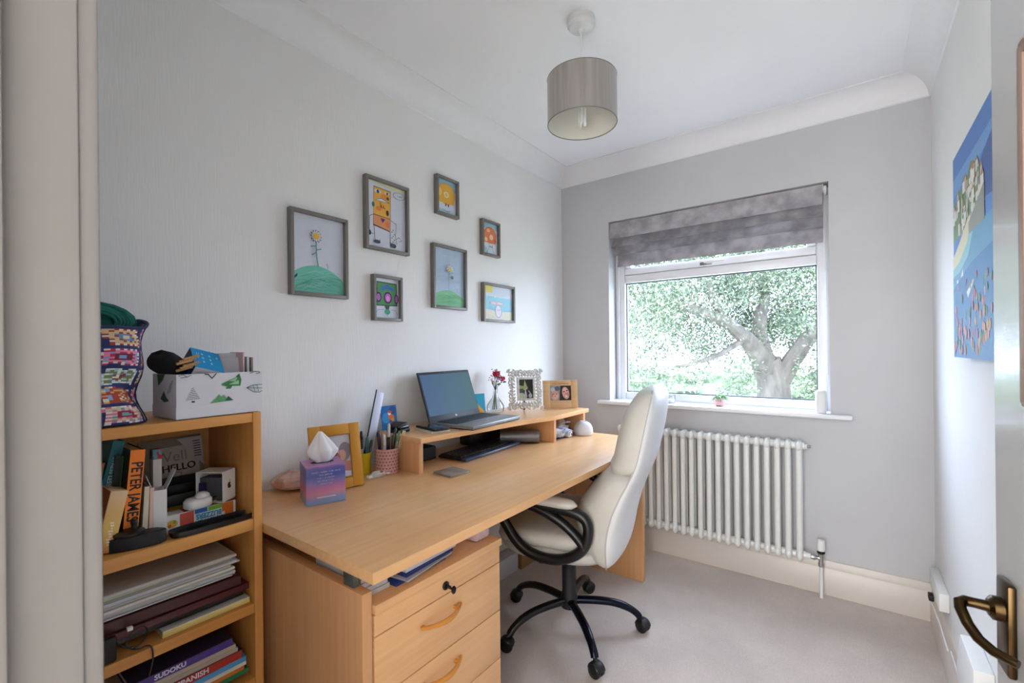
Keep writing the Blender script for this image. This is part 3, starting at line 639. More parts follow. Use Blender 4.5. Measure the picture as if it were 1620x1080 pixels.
B = [('p', '#d6d7a8', [(0, .985), (1, .93), (1, .995), (0, .995)]), ('p', '#3d3440', [(.155, .325), (.595, .275), (.615, .915), (.175, .925)]), ('p', '#e3a944', [(.165, .50), (.59, .485), (.605, .905), (.185, .915)]), ('p', '#dc9166', [(.165, .345), (.585, .29), (.59, .475), (.165, .49)]),
     ('e', '#d87a4a', .52, .38, .06, .05), ('e', '#e0863e', .30, .60, .07, .04), ('e', '#e28f3a', .45, .80, .10, .04), ('e', '#cfd2dc', .28, .855, .09, .028), ('e', '#3a4258', .28, .855, .035, .028), ('e', '#cfd2dc', .51, .86, .06, .02), ('e', '#3a4258', .52, .86, .025, .02),
     ('e', '#3e5a40', .53, .785, .035, .026), ('e', '#2f8080', .16, .64, .035, .04), ('e', '#3b3a50', .52, .56, .035, .045), ('p', '#46425a', [(.20, .715), (.36, .77), (.56, .73), (.56, .715)]), ('p', '#d4d7e0', [(.22, .718), (.36, .76), (.54, .725), (.54, .72)]),
     ('p', '#4a3f78', [(.34, .46), (.46, .455), (.39, .39)]), ('l', '#5c3844', .002, [(.34, .70), (.34, .63), (.46, .62)]), ('l', '#5c3844', .002, [(.36, .66), (.37, .62)]), ('l', '#5c3844', .002, [(.41, .66), (.42, .62)]),
     ('l', '#33374a', .0025, [(.17, .33), (.19, .10)]), ('l', '#33374a', .0025, [(.58, .27), (.58, .09)]), ('e', '#3b4254', .24, .085, .09, .028), ('e', '#3b4254', .66, .07, .08, .035), ('l', '#33374a', .003, [(.31, .12), (.30, .09)]),
     ('l', '#33374a', .002, [(.16, .49), (.06, .45), (.05, .22)]), ('l', '#33374a', .002, [(.60, .46), (.74, .42), (.72, .22), (.76, .10)]), ('e', '#2e3245', .06, .20, .035, .04), ('l', '#2e3245', .003, [(.03, .18), (.04, .09)]), ('l', '#2e3245', .002, [(.05, .20), (.15, .19)]),
     ('e', '#454a60', .82, .875, .16, .055), ('e', '#ced2de', .82, .875, .15, .050), ('t', '#33374a', 'I AM', .013, .84, .87)] + [('e', '#33374a', .62 + .03 * (k % 3), .10 + .03 * k, .015, .008) for k in range(8)] + [('l', '#33374a', .0018, [(.74, .18), (.80, .22), (.88, .17), (.80, .15)])]
wall_frame('grey frame with square orange monster figure drawing, tallest row middle', 1.114, 1.335, 1.603, 1.897, '#d0d3df', B)
Cc = [('p', '#8fbacb', [(0, .78), (1, .72), (1, 1), (0, 1)]), ('e', '#c99132', .5, .60, .47, .32), ('e', '#e2ab3c', .5, .60, .45, .30), ('p', '#e2ab3c', [(.08, .45), (.12, .32), (.9, .32), (.95, .5)]), ('e', '#e8d9b5', .50, .58, .13, .09), ('e', '#d8b97a', .50, .58, .08, .055), ('e', '#e8c76e', .16, .62, .10, .12),
      ('e', '#1d1d22', .46, .27, .03, .045), ('e', '#1d1d22', .60, .27, .03, .045), ('p', '#a9c7d6', [(0, 0), (1, 0), (1, .06), (0, .14)]), ('l', '#4d5563', .0016, [(.3, .13), (.5, .08), (.7, .12)])]
wall_frame('small grey frame with yellow mushroom drawing, highest on the wall', 1.503, 1.652, 1.832, 2.015, '#cfd6e2', Cc, .0115)
D_ = [('p', '#93bccb', [(0, .82), (1, .80), (1, 1), (0, 1)]), ('p', '#9fc3ce', [(0, 0), (.4, 0), (.3, .2), (0, .3)]), ('e', '#c65840', .52, .62, .42, .27), ('e', '#de7a4e', .52, .64, .38, .23), ('p', '#de7a4e', [(.1, .55), (.12, .36), (.9, .36), (.92, .55)]), ('e', '#e3c79a', .60, .56, .12, .09), ('e', '#e3c79a', .25, .46, .09, .07), ('e', '#e6b38a', .40, .76, .12, .06), ('e', '#cf5c44', .86, .47, .07, .06),
      ('l', '#3d3a44', .0016, [(.42, .35), (.44, .2), (.30, .06)]), ('l', '#3d3a44', .0016, [(.66, .35), (.66, .2), (.74, .06)]), ('e', '#2a2a30', .50, .25, .025, .03), ('e', '#2a2a30', .62, .25, .025, .03)]
wall_frame('small grey frame with red spotted mushroom drawing', 1.828, 1.976, 1.692, 1.880, '#cdd6e0', D_, .0115)
E_ = [('p', '#365a3c', [(.08, .30), (.95, .32), (.93, .90), (.10, .92)]), ('p', '#4f9058', [(.12, .33), (.90, .35), (.89, .87), (.13, .89)]), ('p', '#3e6fb0', [(.28, .78), (.50, .86), (.78, .78), (.80, .68), (.5, .74), (.27, .68)]), ('e', '#3a2a55', .17, .52, .12, .13), ('e', '#b063b5', .17, .52, .08, .09), ('e', '#3a2a55', .55, .52, .17, .15), ('e', '#c067c0', .55, .52, .12, .11), ('e', '#e28ad0', .55, .50, .07, .07), ('e', '#3a2a55', .90, .50, .09, .13), ('e', '#b063b5', .90, .50, .06, .09),
      ('p', '#365a3c', [(.40, .32), (.62, .32), (.58, .22), (.46, .22)]), ('e', '#3e9c7e', .52, .16, .12, .07), ('l', '#6a7a86', .0016, [(.38, .22), (.15, .20), (.05, .12)]), ('l', '#6a7a86', .0016, [(.66, .22), (.85, .20), (.95, .10)]), ('l', '#3c6c58', .002, [(.52, .12), (.52, .05)])]
wall_frame('small grey frame with green square creature drawing, lowest left of the group', 1.147, 1.294, 1.316, 1.503, '#cfd2de', E_, .0115)
F_ = [('p', '#aebfd4', [(0, .26), (1, .22), (1, 1), (0, 1)]), ('p', '#7fc090', hill(.45, .28, 0))] + strokes('#69b07c', .0014, .03, .97, .03, .18, 18, 4) + strokes('#9bd0a5', .0016, .05, .95, .05, .22, 12, 6) + strokes('#bccbdc', .002, .05, .95, .4, .95, 14, 7) + \
    [('l', '#4f8a6a', .0022, [(.46, .28), (.46, .52), (.47, .60)]), ('e', '#5a7a78', .58, .51, .045, .03), ('l', '#5a7a78', .0016, [(.50, .50), (.62, .53)]), ('l', '#76928f', .0022, [(.74, .26), (.74, .33)]), ('l', '#c5d0dc', .0025, [(.1, .40), (.2, .41)])] + petals(.50, .65, .10, .055, 8, '#8a8a9c', .42) + petals(.50, .65, .09, .048, 8, '#dde2ea', .40) + [('e', '#dfbf45', .49, .645, .055, .035)]
wall_frame('grey frame with pale daisy on green hill drawing, centre of the group', 1.476, 1.704, 1.389, 1.689, '#b9c6d8', F_)
G_ = [('p', '#8ec7d4', [(0, .30), (1, .28), (1, .66), (0, .70)]), ('p', '#d6cfba', [(0, 0), (1, 0), (1, .28), (.6, .26), (.3, .30), (0, .33)]), ('p', '#d9cf6b', [(.05, .80), (.30, .80), (.30, 1), (.05, 1)]), ('p', '#7fbcc9', [(0, .32), (.3, .28), (.6, .25), (1, .28), (1, .33), (0, .38)]),
      ('e', '#8f7e96', .45, .50, .26, .055), ('e', '#dcc8cf', .45, .50, .25, .045), ('e', '#d07a6c', .22, .50, .03, .02), ('e', '#d07a6c', .44, .50, .03, .02), ('e', '#8d86a8', .50, .26, .12, .20), ('e', '#ddd3de', .50, .26, .10, .18), ('e', '#5a5a74', .47, .30, .015, .02), ('e', '#5a5a74', .54, .30, .015, .02), ('l', '#8d7f98', .0018, [(.20, .44), (.30, .30)]), ('l', '#8d7f98', .0018, [(.78, .40), (.86, .34), (.80, .52)]),
      ('p', '#e8ebf2', [(.36, .66), (.40, .78), (.41, .66)]), ('l', '#e8ebf2', .002, [(.02, .67), (.12, .67)]), ('e', '#b9966c', .85, .10, .02, .02), ('e', '#b9966c', .15, .12, .02, .02), ('e', '#86a870', .30, .08, .02, .02)]
wall_frame('wide grey frame with seaside drawing under a yellow sun, nearest the window', 1.832, 2.107, 1.342, 1.547, '#cdd5e0', G_)
# ================================================================ canvas on the right wall
cv = thing('canvas_picture', 'unframed seaside canvas picture on the right wall beside the open door', 'picture', M=frm((RW - .001, 1.905, 1.155), (0, -1, 0), (0, 0, 1)))
cw, chh = .86, .59
b = MB(); b.box(0, cw, 0, chh, 0, .028, C('#3f74b8', .6), .001); b.box(.004, cw, .0002, .003, .001, .029, C('#1e2c48', .6)); b.build('stretched_canvas', cv)
r = random.Random(5); S = [('p', '#4878be', [(0, .86), (1, .86), (1, 1), (0, 1)]), ('p', '#6797cf', [(0, .80), (1, .86), (1, .90), (0, .89)]), ('p', '#37599a', [(.26, .74), (.62, .88), (.62, .62), (.26, .66)])]
S += [('p', '#6a8a5c', [(0, .76), (.14, .80), (.22, .79), (.30, .86), (.42, .80), (.42, .6), (0, .58)])]
for _ in range(64):
    x = r.uniform(.0, .46); y = .575 + r.random() * (.16 + .2 * x); w = r.uniform(.024, .044); h = r.uniform(.035, .060)
    S.append(('p', r.choice(('#d9d6cf', '#c9c6c2', '#e2ddd2', '#b9b4ae')), [(x, y), (x + w, y), (x + w, y + h), (x, y + h)])); S.append(('p', r.choice(('#b98a4f', '#8a8f9a', '#a8784e')), [(x, y + h), (x + w, y + h), (x + w * .5, y + h * 1.5)]))
    if r.random() < .4: S.append(('e', '#6e8a50', x + w, y, .012, .012))
S += [('p', '#dcd3b4', [(0, .50), (.12, .55), (.27, .63), (.30, .60), (.24, .52), (.12, .46), (0, .44)]), ('p', '#8ec4cc', [(0, .44), (.12, .46), (.24, .52), (.30, .60), (.34, .56), (.26, .46), (.12, .41), (0, .40)]), ('p', '#5c9ac2', [(0, .40), (.12, .41), (.26, .46), (.34, .56), (1, .56), (1, 0), (0, 0)]), ('p', '#3b7db4', [(0, .34), (.3, .42), (1, .48), (1, 0), (0, 0)]),
      ('p', '#8d9086', [(.27, .60), (.48, .70), (.48, .55), (.27, .55)]), ('p', '#e6e6e6', [(.14, .38), (.17, .42), (.18, .385)]), ('p', '#e6e6e6', [(.23, .30), (.34, .345), (.33, .33), (.25, .27)]), ('p', '#d98c6a', [(.26, .315), (.32, .345), (.32, .33)]), ('e', '#e6e6e6', .08, .37, .012, .01)]
for _ in range(150):
    x = r.uniform(.02, .97); y = .035 + r.random() ** 1.2 * .32; k = 1 - y * 2.2
    S.append(('e', r.choice(('#c7747c', '#d48a8a', '#c4545e', '#d29a4c', '#c8a0a8', '#6f9a6a', '#547e5c', '#b65f80')), x, y, .006 + .006 * k, .014 + .012 * k, r.uniform(-20, 20)))
art('painting', cw, chh, '#4f82c4', S, cv, T(0, 0, .0295), step=.000008, thick=.0004, rough=.5)
# wall socket and white box low on the right wall
sk = thing('wall_socket', 'white double socket low on the right wall, nearer the corner', 'socket', (RW, 2.42, .23))
b = MB(); b.box(RW - .030, RW, 2.30, 2.56, .205, .272, M_white, .004); b.build('faceplate', sk, world=True)
b = MB(); b.box(RW - .046, RW - .030, 2.42, 2.46, .185, .207, M_blackm, .003); b.tube([(RW - .04, 2.44, .186), (RW - .035, 2.40, .175), (RW - .03, 2.30, .170), (RW - .03, 2.1, .166)], .0022, M_white, 6); b.build('plug_and_flex', sk, world=True)
rt = thing('wall_box', 'white plastic cable box low on the right wall beside the door handle', 'box', (RW, 1.75, .2))
b = MB(); b.prism([(1.62, .215), (1.84, .215), (1.86, .25), (1.80, .37), (1.62, .37)], 0, .04, M_white, M=Matrix(((0, 0, -1, RW), (1, 0, 0, 0), (0, 1, 0, 0), (0, 0, 0, 1))), bev=.004); b.build('cover', rt, world=True, recalc=True)
b = MB(); b.tube([(RW - .02, 1.72, .215), (RW - .022, 1.74, .19), (RW - .024, 1.9, .168), (RW - .022, 2.1, .166)], .002, M_white, 6); b.build('flex', rt, world=True)
# ================================================================ books helper
def book(label, M, L, t, d, cover, text=None, tsize=.012, tcol='#e8e8e8', tx=None, pages='#d9d2c2', group=None, name='book', c=.0018, tkw={}, top=None, extra=None, sidecol=None, cat='book'):
    """local x along the spine, local y thickness, local z towards the reader (spine at z=0)"""
    o = thing(name, label, cat, M=M, group=group); mc = C(cover, .45); ms = C(sidecol, .45) if sidecol else mc
    b = MB(); b.box(0, L, 0, c, -d, 0, ms); b.box(0, L, t - c, t, -d, 0, C(top, .5) if top else ms); b.box(0, L, c, t - c, -c, 0, mc)
    if sidecol: b.box(0, L, 0, t, -.0002, .0006, mc)
    b.build('cover', o); b = MB(); b.box(.003, L - .003, c, t - c, -d + .004, -c, noisy('page_edges', '#bfb8a8', pages, (4, 900, 4), 1, .9) if False else C(pages, .9)); b.build('pages', o)
    if text: lettering(text, tsize, C(tcol, .6), o, T(tx if tx is not None else L / 2, t / 2, .0009), **tkw)
    if extra: extra(o)
    return o
def stand(y, z, x, lean, L):
    """frame for a book standing on the shelf, spine to +x, reading downwards; lean in degrees to +y; (y,z) is its lower left spine corner"""
    a = math.radians(lean); up = Vector((0, math.sin(a), math.cos(a))); rt = Vector((0, math.cos(a), -math.sin(a)))
    o = Vector((x, y, z)) + up * L; return frm(o, -up, rt)
# ---- shelf 2
z2 = S2 + .0008
def tilt_z(w, lean): return w * math.sin(math.radians(lean))
def circ(o):
    b = MB(); b.lathe([(.0005, 0), (.006, 0), (.006, .0006), (.0005, .0006)], C('#dfe9e6', .6), 16, T(.200, .011, .0006), False); b.lathe([(.0005, 0), (.0035, 0), (.0035, .0006), (.0005, .0006)], C('#a6c94c', .6), 12, T(.128, .011, .0006), False)
    for k in range(3): b.box(.148 + 0 * k, .182, .006 + .0045 * k, .0072 + .0045 * k, .0002, .0009, C('#bcd9d6', .6))
    b.build('spine_marks', o)
book('teal book with white spine lettering leaning behind the cream box', stand(.249, z2 + tilt_z(.022, 12) , .190, 12, .236), .232, .022, .13, '#11707c', 'STRESS LESS', .0125, '#cfe6e6', .070, extra=circ)
book('thin rusty orange book at the back of the second shelf, far left', stand(.233, z2 + tilt_z(.012, 12), .185, 12, .19), .19, .012, .12, '#a7571f')
cbx = thing('card_box', 'slim cream and yellow card box leaning at far left of the second shelf', 'box', M=stand(.250, z2 + tilt_z(.031, 12), .262, 12, .132))
mg, nt_, bb = base_mat('cream_yellow_card'); tcn = nt_.nodes.new('ShaderNodeTexCoord'); sp = nt_.nodes.new('ShaderNodeSeparateXYZ'); rp = nt_.nodes.new('ShaderNodeValToRGB'); mr = nt_.nodes.new('ShaderNodeMapRange'); mr.inputs[2].default_value = .132
nt_.links.new(tcn.outputs['Object'], sp.inputs[0]); nt_.links.new(sp.outputs[0], mr.inputs[0]); nt_.links.new(mr.outputs[0], rp.inputs[0]); nt_.links.new(rp.outputs[0], bb.inputs['Base Color'])
cr = rp.color_ramp; cr.elements[0].color = hexc('#dcbd92'); cr.elements[1].color = hexc('#d98e58'); e = cr.elements.new(.35); e.color = hexc('#dfb26c'); e = cr.elements.new(.6); e.color = hexc('#e0b85c'); e = cr.elements.new(.82); e.color = hexc('#dcae62')
b = MB(); b.box(0, .132, 0, .031, -.09, 0, mg, .001); b.build('box', cbx)
b = MB(); b.box(.001, .131, -.0006, 0, -.089, -.001, C('#96501f', .6)); b.box(.03, .038, -.001, 0, -.03, -.022, C('#5c2f14', .6)); b.box(.03, .038, -.001, 0, -.045, -.037, C('#5c2f14', .6)); b.build('side_face', cbx, label='rust brown side face')
b = MB()
for k in range(9): b.box(.066 + .0058 * k, .0695 + .0058 * k, .012 + .002 * (k % 3), .019 + .0015 * (k % 2), .0002, .0007, C('#f0e2c4', .6))
b.build('printed_mark', cbx, label='pale printed mark')
book('dark green-black paperback between the teal and orange books', stand(.2815, z2 + tilt_z(.014, 5), .205, 5, .20), .20, .014, .12, '#1d2a1c', top='#2e7d20')
book('thick orange-spined novel with black author lettering on second shelf', stand(.297, z2 + tilt_z(.027, 5), .247, 5, .215), .215, .0275, .135, '#ee7d17', 'PETER JAMES', .0290, '#14100e', .094, sidecol='#17171b', tkw=dict(sx=.82, bold=.0006))
book('cream notebook standing beside the orange novel', stand(.335, z2 + .001, .243, 3, .125), .125, .010, .09, '#d6c7ad')
book('thin pink and cream booklet standing beside the white carton', stand(.348, z2 + .001, .243, 2, .120), .120, .008, .09, '#d9b4a4')
ct = thing('white_carton', 'tall open white carton on the second shelf beside the orange novel', 'box', (.225, .373, z2), math.radians(-8))
b = MB()
for a in ((-.02, .02, -.0135, -.0125), (-.02, .02, .0125, .0135), (-.02, -.019, -.0135, .0135), (.019, .02, -.0135, .0135)): b.box(a[0], a[1], a[2], a[3], 0, .112, M_paper)
b.box(-.02, .02, -.0135, .0135, 0, .001, M_paper); b.build('body', ct)
b = MB(); b.box(-.018, .018, -.0005, .0005, 0, .04, M_paper, M=T(0, -.013, .112) @ RX(18)); b.box(-.018, .018, -.0005, .0005, 0, .045, M_paper, M=T(0, .013, .112) @ RX(-24)); b.build('flap', ct)
c2 = thing('white_carton', 'small narrow white carton with a floral end behind the tall open one', 'box', (.160, .386, z2)); b = MB(); b.box(-.012, .012, -.009, .009, 0, .172, M_white, .0006); b.build('body', c2)
b = MB(); b.box(-.0123, .0123, -.0093, .0093, .172, .197, noisy('floral_print', '#c23a5a', '#5fa0a8', (90, 90, 90), 1, .6, lo=.47, hi=.53), .001); b.build('floral_end', c2, label='pink and teal floral end')
# framed greeting
gf = thing('greeting_print', 'grey framed print reading well hello at the back of the second shelf', 'picture', M=frm((.052, .392, z2 + .002), (0, 1, .03), (-.18, 0, 1)))
gw, gh = .148, .196; b = MB(); b.box(0, gw, 0, gh, -.006, 0, C('#8f877b', .6), .001); b.build('backing', gf)
art('print_sheet', gw - .034, gh - .085, '#b9b4b0', [('t', '#8a8682', 'Well', .040, .42, .74), ('t', '#141414', 'HELLO', .027, .56, .46), ('t', '#141414', 'HELLO', .027, .566, .463), ('t', '#141414', 'HELLO', .027, .554, .457), ('l', '#3a3836', .0012, [(.48, .36), (.60, .32), (.52, .08), (.44, .0)])], gf, T(.022, .060, .002))
b = MB(); b.poly([(.085, .190, .010), (.147, .190, .010), (.143, .105, .014)], C('#bdb8bd', .7)); b.poly([(.143, .105, .0135), (.147, .190, .0095), (.085, .190, .0095)], C('#bdb8bd', .7))
for k in range(7): b.box(.122, .140, .176 - .007 * k, .1785 - .007 * k, .0104 + .0004 * k, .0112 + .0004 * k, C('#3a3a40', .7))
b.build('folded_letter', gf)
# game box
gb = thing('game_box', 'white game box with upside-down colourful lettering on the second shelf', 'box', M=frm((.237, .372, z2), (0, 1, 0), (0, 0, 1)))
b = MB(); b.box(0, .166, 0, .043, -.17, 0, M_paper, .001); b.build('box', gb)
art('printed_front', .166, .043, '#dcdcda', [('p', '#c8402e', [(.24, .08), (.42, .06), (.42, .98), (.24, .95)])] + [('p', '#d87868', [(.25 + .02 * k, .1), (.255 + .02 * k, .1), (.255 + .02 * k, .94), (.25 + .02 * k, .94)]) for k in range(8)] + [('p', '#2a5fae', [(.43, .74), (.60, .74), (.60, .99), (.43, .99)]), ('p', '#6aa832', [(.61, .74), (.80, .76), (.80, .99), (.61, .99)]), ('p', '#d0690f', [(.80, .5), (.84, .5), (.84, .2), (.965, .2), (.965, .99), (.80, .99)]),
    ('e', '#d0a03a', .14, .52, .07, .22), ('e', '#c2542c', .11, .42, .02, .1), ('e', '#7f9a3a', .17, .6, .02, .1)], gb, T(0, 0, .0011), thick=.0004)
Mu = RZr(180)
lettering('BUZZERS', .0175, C('#3c8fb8', .6), gb, T(.103, .0235, .0022) @ Mu, sx=.80, bold=.0008); lettering('ANSWER', .0125, C('#1d1d22', .6), gb, T(.103, .0095, .0022) @ Mu, sx=1.2, bold=.0004)
art('printed_top', .166, .17, '#cfcac0', [('p', '#a8481f', [(.3, 0), (1, 0), (1, .5), (.3, .3)]), ('p', '#5d8c2a', [(.3, .3), (.6, .3), (.6, .6), (.3, .6)]), ('p', '#9a6a24', [(.05, .2), (.3, .2), (.3, .5), (.05, .5)])], gb, T(0, .0432, 0) @ RX(-90), thick=.0002)
tr_ = thing('black_tray', 'slim black tray lying in front of the game box', 'tray', (.268, .475, z2))
b = MB(); pts = [(x + .268, y + .475) for x, y, _ in superring(0, 0, 0, .026, .092, 30, 4)]
b.prism(pts, z2, z2 + .004, M_black, bev=.001); b.rings([[(p[0], p[1], z2 + .004) for p in pts], [(p[0] + (p[0] - .268) * .06, p[1] + (p[1] - .475) * .02, z2 + .013) for p in pts]] + [[(p[0] - (p[0] - .268) * .04, p[1] - (p[1] - .475) * .02, z2 + .013) for p in pts], [(p[0] - (p[0] - .268) * .10, p[1] - (p[1] - .475) * .03, z2 + .004) for p in pts]], M_black, cap=False); b.build('tray', tr_, world=True)
og = thing('black_organiser', 'black plastic organiser case behind the white plug on the second shelf', 'case', (.11, .45, z2 + .046))
b = MB()
for a in ((.06, .175, .392, .396, .046, .092), (.06, .175, .520, .524, .046, .098), (.06, .064, .396, .520, .046, .096), (.171, .175, .396, .520, .046, .074), (.064, .171, .396, .520, .046, .050), (.118, .121, .396, .52, .05, .086)): b.box(a[0], a[1], a[2], a[3], z2 + a[4], z2 + a[5], M_blackm, .001)
b.build('case', og, world=True)
pb = thing('phone_box', 'open white phone box with black fruit logo on the second shelf', 'box', (.200, .506, z2 + .0445), math.radians(36))
b = MB(); w, d, h = .026, .036, .080
for a in ((-d, d, w - .002, w, 0, h), (-d, d, -w, w, 0, .002), (-d, d, -w, w, h - .002, h), (d - .002, d, -w, w, 0, h), (-d, -d + .002, -w, w, 0, h)): b.box(*a, M_white)
b.build('box', pb)
b = MB(); b.box(-d + .003, d - .012, -w + .012, w - .003, .003, h - .018, C('#4b4a50', .5)); b.box(-d + .004, -d + .02, -w + .006, -w + .012, .004, h - .03, C('#2c2350', .4)); b.build('insert', pb)
b = MB(); Ml = frm((d + .0002, 0, h * .5), (0, 1, 0), (0, 0, 1)); ap = []
for k in range(28):
    a = 2 * PI * k / 28 + PI / 2; rr_ = .0085 * (1 - .14 * math.exp(-(((a - PI / 2 + PI) % (2 * PI) - PI) / .35) ** 2)); x, y = rr_ * math.cos(a) * .92, rr_ * math.sin(a)
    if x > .0050 and -.003 < y < .006: x = .0050 - .0016 * math.cos((y - .0015) / .0045 * PI / 2)
    ap.append((x, y))
b.prism(ap, 0, .0004, M_black, Ml); b.prism([(.0005, .0100), (.0008, .0125), (.0030, .0140), (.0030, .0118), (.0020, .0102)], 0, .0004, M_black, Ml); b.build('logo', pb, recalc=True)
pl = thing('plug_adaptor', 'white mains plug adaptor resting on the game box', 'plug', (.225, .455, z2 + .0445), math.radians(14))
b = MB(); b.rings([superring(0, 0, z, hx, hy, 24, 3) for z, hx, hy in ((0, .020, .027), (.003, .023, .030), (.018, .023, .030), (.024, .019, .026))], M_white)
b.ball((.002, .010, .026), (.016, .017, .011), M_white); b.build('body', pl, angle=60)
b = MB(); b.box(.0, .006, .030, .046, .012, .0145, M_brass, .0005); b.box(-.012, -.008, .028, .038, .010, .013, M_chrome); b.box(.012, .016, .028, .038, .006, .009, M_chrome); b.build('pin', pl, label='metal pins')
sd = thing('black_gadget', 'black rounded gadget with a smaller disc on top, at front of second shelf', 'gadget', (.262, .317, z2))
pts = smooth([(.232, .270), (.246, .262), (.262, .270), (.278, .300), (.288, .340), (.288, .368), (.272, .376), (.252, .362), (.238, .322)], 2)
b = MB(); b.prism(pts, z2, z2 + .029, M_blackm, bev=.003); b.build('body', sd, world=True, recalc=True)
b = MB(); b.lathe([(.026, .029), (.029, .033), (.029, .037), (.022, .041), (.010, .042)], M_black, 24, T(.258, .308, z2)); b.build('disc', sd, world=True)
b = MB(); b.tube([(.258, .318, z2 + .041), (.258, .318, z2 + .052)], .006, M_blackm, 10); b.ball((.258, .318, z2 + .055), .007, M_blackm); b.build('knob', sd, world=True)
# ---- shelf 3 : papers and folders
z3 = S3 + .0008; rnd = random.Random(3)
def sheet(name, label, cat, x0, x1, y0, y1, z0, z1, mat, rz=0, tilt=0, bev=0, group=None):
    cx, cy = (x0 + x1) / 2, (y0 + y1) / 2; b = MB(); Mt = RZr(rz) @ RX(tilt)
    b.box(x0 - cx, x1 - cx, y0 - cy, y1 - cy, 0, z1 - z0, mat, bev, Mt); o = b.build(name); o.location = (cx, cy, z0); return tag(o, label, cat, group)
ypd = book('yellow and white writing pad at the right front of the third shelf', frm((.283, .362, z3), (0, 1, 0), (0, 0, 1)), .190, .015, .16, '#e3cf7e', top='#dcdad0', name='writing_pad', cat='pad', pages='#dedbd0')
fo = [('black_folder', 'thick black folder at the bottom of the third-shelf pile', 'folder', .02, .262, .068, .545, .017, .035, C('#141416', .4), 0),
      ('red_folder', 'wide maroon folder lying directly on the black folder', 'folder', .015, .280, .070, .552, .0365, .052, C('#4a0f18', .35), 0),
      ('red_folder', 'upper maroon folder beneath the stack of white papers', 'folder', .022, .272, .068, .536, .0535, .078, C('#43111a', .4), -1.0)]
for n_, l_, c_, x0, x1, y0, y1, za, zb_, m_, rz_ in fo:
    o = thing(n_, l_, c_, ((x0 + x1) / 2, (y0 + y1) / 2, z3 + za)); hx_, hy_, t_ = (x1 - x0) / 2, (y1 - y0) / 2, zb_ - za; Mt = RZr(rz_)
    b = MB(); b.box(-hx_, hx_, -hy_, hy_, 0, .0022, m_, .0006, Mt); b.box(-hx_, hx_, -hy_, hy_, t_ - .0022, t_, m_, .0006, Mt); b.box(hx_ - .0018, hx_, -hy_, hy_, .0022, t_ - .0022, m_, 0, Mt); b.build('cover', o)
    b = MB(); b.box(-hx_ + .006, hx_ - .012, -hy_ + .004, hy_ - .006, .0024, t_ - .0024, M_paper, 0, Mt); b.build('contents', o)
zq = z3 + .0785
for i in range(13):
    t_ = rnd.choice((.002, .0035, .005, .006)); col = rnd.choice(('#dddbd7', '#d2d4da', '#c9cbd0', '#e0ddd2', '#d8d8d8'))
    if i in (7,): col = '#4c6a34'
    if i in (10,): col = '#ddd8a8'
    if i == 12: t_ = .0015; col = '#cfc9c0'
    sheet('paper_stack', ['bundle of loose papers in the white pile on the third shelf', 'green-edged leaflet inside the white paper pile', 'pale yellow leaflet near the top of the white paper pile', 'printed sheet on top of the third-shelf paper pile'][0 if i not in (7, 10, 12) else {7: 1, 10: 2, 12: 3}[i]],
          'papers', .02 + rnd.uniform(0, .02), .262 + rnd.uniform(-.012, .012), .068, .525 + rnd.uniform(-.016, .012), zq, zq + t_ - .0003, C(col, .8), rnd.uniform(-.8, .8), group='loose papers on the third shelf'); zq += t_
spk = thing('black_speaker', 'small black speaker at front left of the third shelf with a cable', 'speaker', (.287, .262, z3))
b = MB(); b.box(.2835, .2975, .235, .278, z3, z3 + .055, M_blackm, .006); b.build('body', spk, world=True)
b = MB(); b.tube(smooth_open([(.290, .27, z3 + .05), (.293, .29, z3 + .02), (.296, .315, z3 + .012), (.296, .332, z3 + .035), (.292, .325, z3 + .055), (.290, .30, z3 + .045), (.294, .290, z3 + .025), (.297, .310, z3 + .006), (.2995, .335, z3 + .01), (.3035, .34, z3 - .02), (.304, .33, z3 - .06)], 2), .0017, M_black, 6); b.build('cable', spk, world=True)
b = MB(); b.box(.284, .293, .296, .306, z3 + .052, z3 + .060, M_white, .001, None); b.build('cable_plug', spk, world=True, label='white cable plug')
# ---- shelf 4 : flat stack of books, spines to the front
z4 = S4 + .0008
fb = [(.018, .30, .50, '#3c3a36', None, '', 'dark book at the bottom of the fourth-shelf stack'), (.012, .285, .545, '#0f7a4a', '#0f7a4a', '', 'green book low in the fourth-shelf stack'), (.010, .29, .535, '#c9741f', None, '', 'thin orange book above the green one on the fourth shelf'),
      (.010, .27, .54, '#d9d5ca', None, '', 'cream-white book in the middle of the fourth-shelf stack'), (.013, .28, .54, '#4a9bd0', None, '', 'light blue book beneath the red one on the fourth shelf'),
      (.022, .275, .530, '#a8281f', '#1a1a1c', 'SPANISH', 'red and black language book in the fourth-shelf stack'), (.011, .27, .520, '#aaa091', None, '', 'grey-cream book on the red language book'), (.011, .262, .515, '#b3a898', None, '', 'upper grey-cream book under the purple puzzle book'), (.019, .300, .508, '#46308c', '#2a2240', 'SUDOKU', 'purple puzzle book on top of the fourth-shelf stack')]
zq = z4
for t_, y0, y1, col, top, txt, lab in fb:
    book(lab, frm((.288, y0, zq), (0, 1, 0), (0, 0, 1)), y1 - y0, t_ - .0006, .20, col, txt or None, t_ * .80, '#dfe0ea', (.075 if txt == 'SUDOKU' else .145), top=top, group='books stacked flat on the fourth shelf', tkw=dict(bold=.0004)); zq += t_
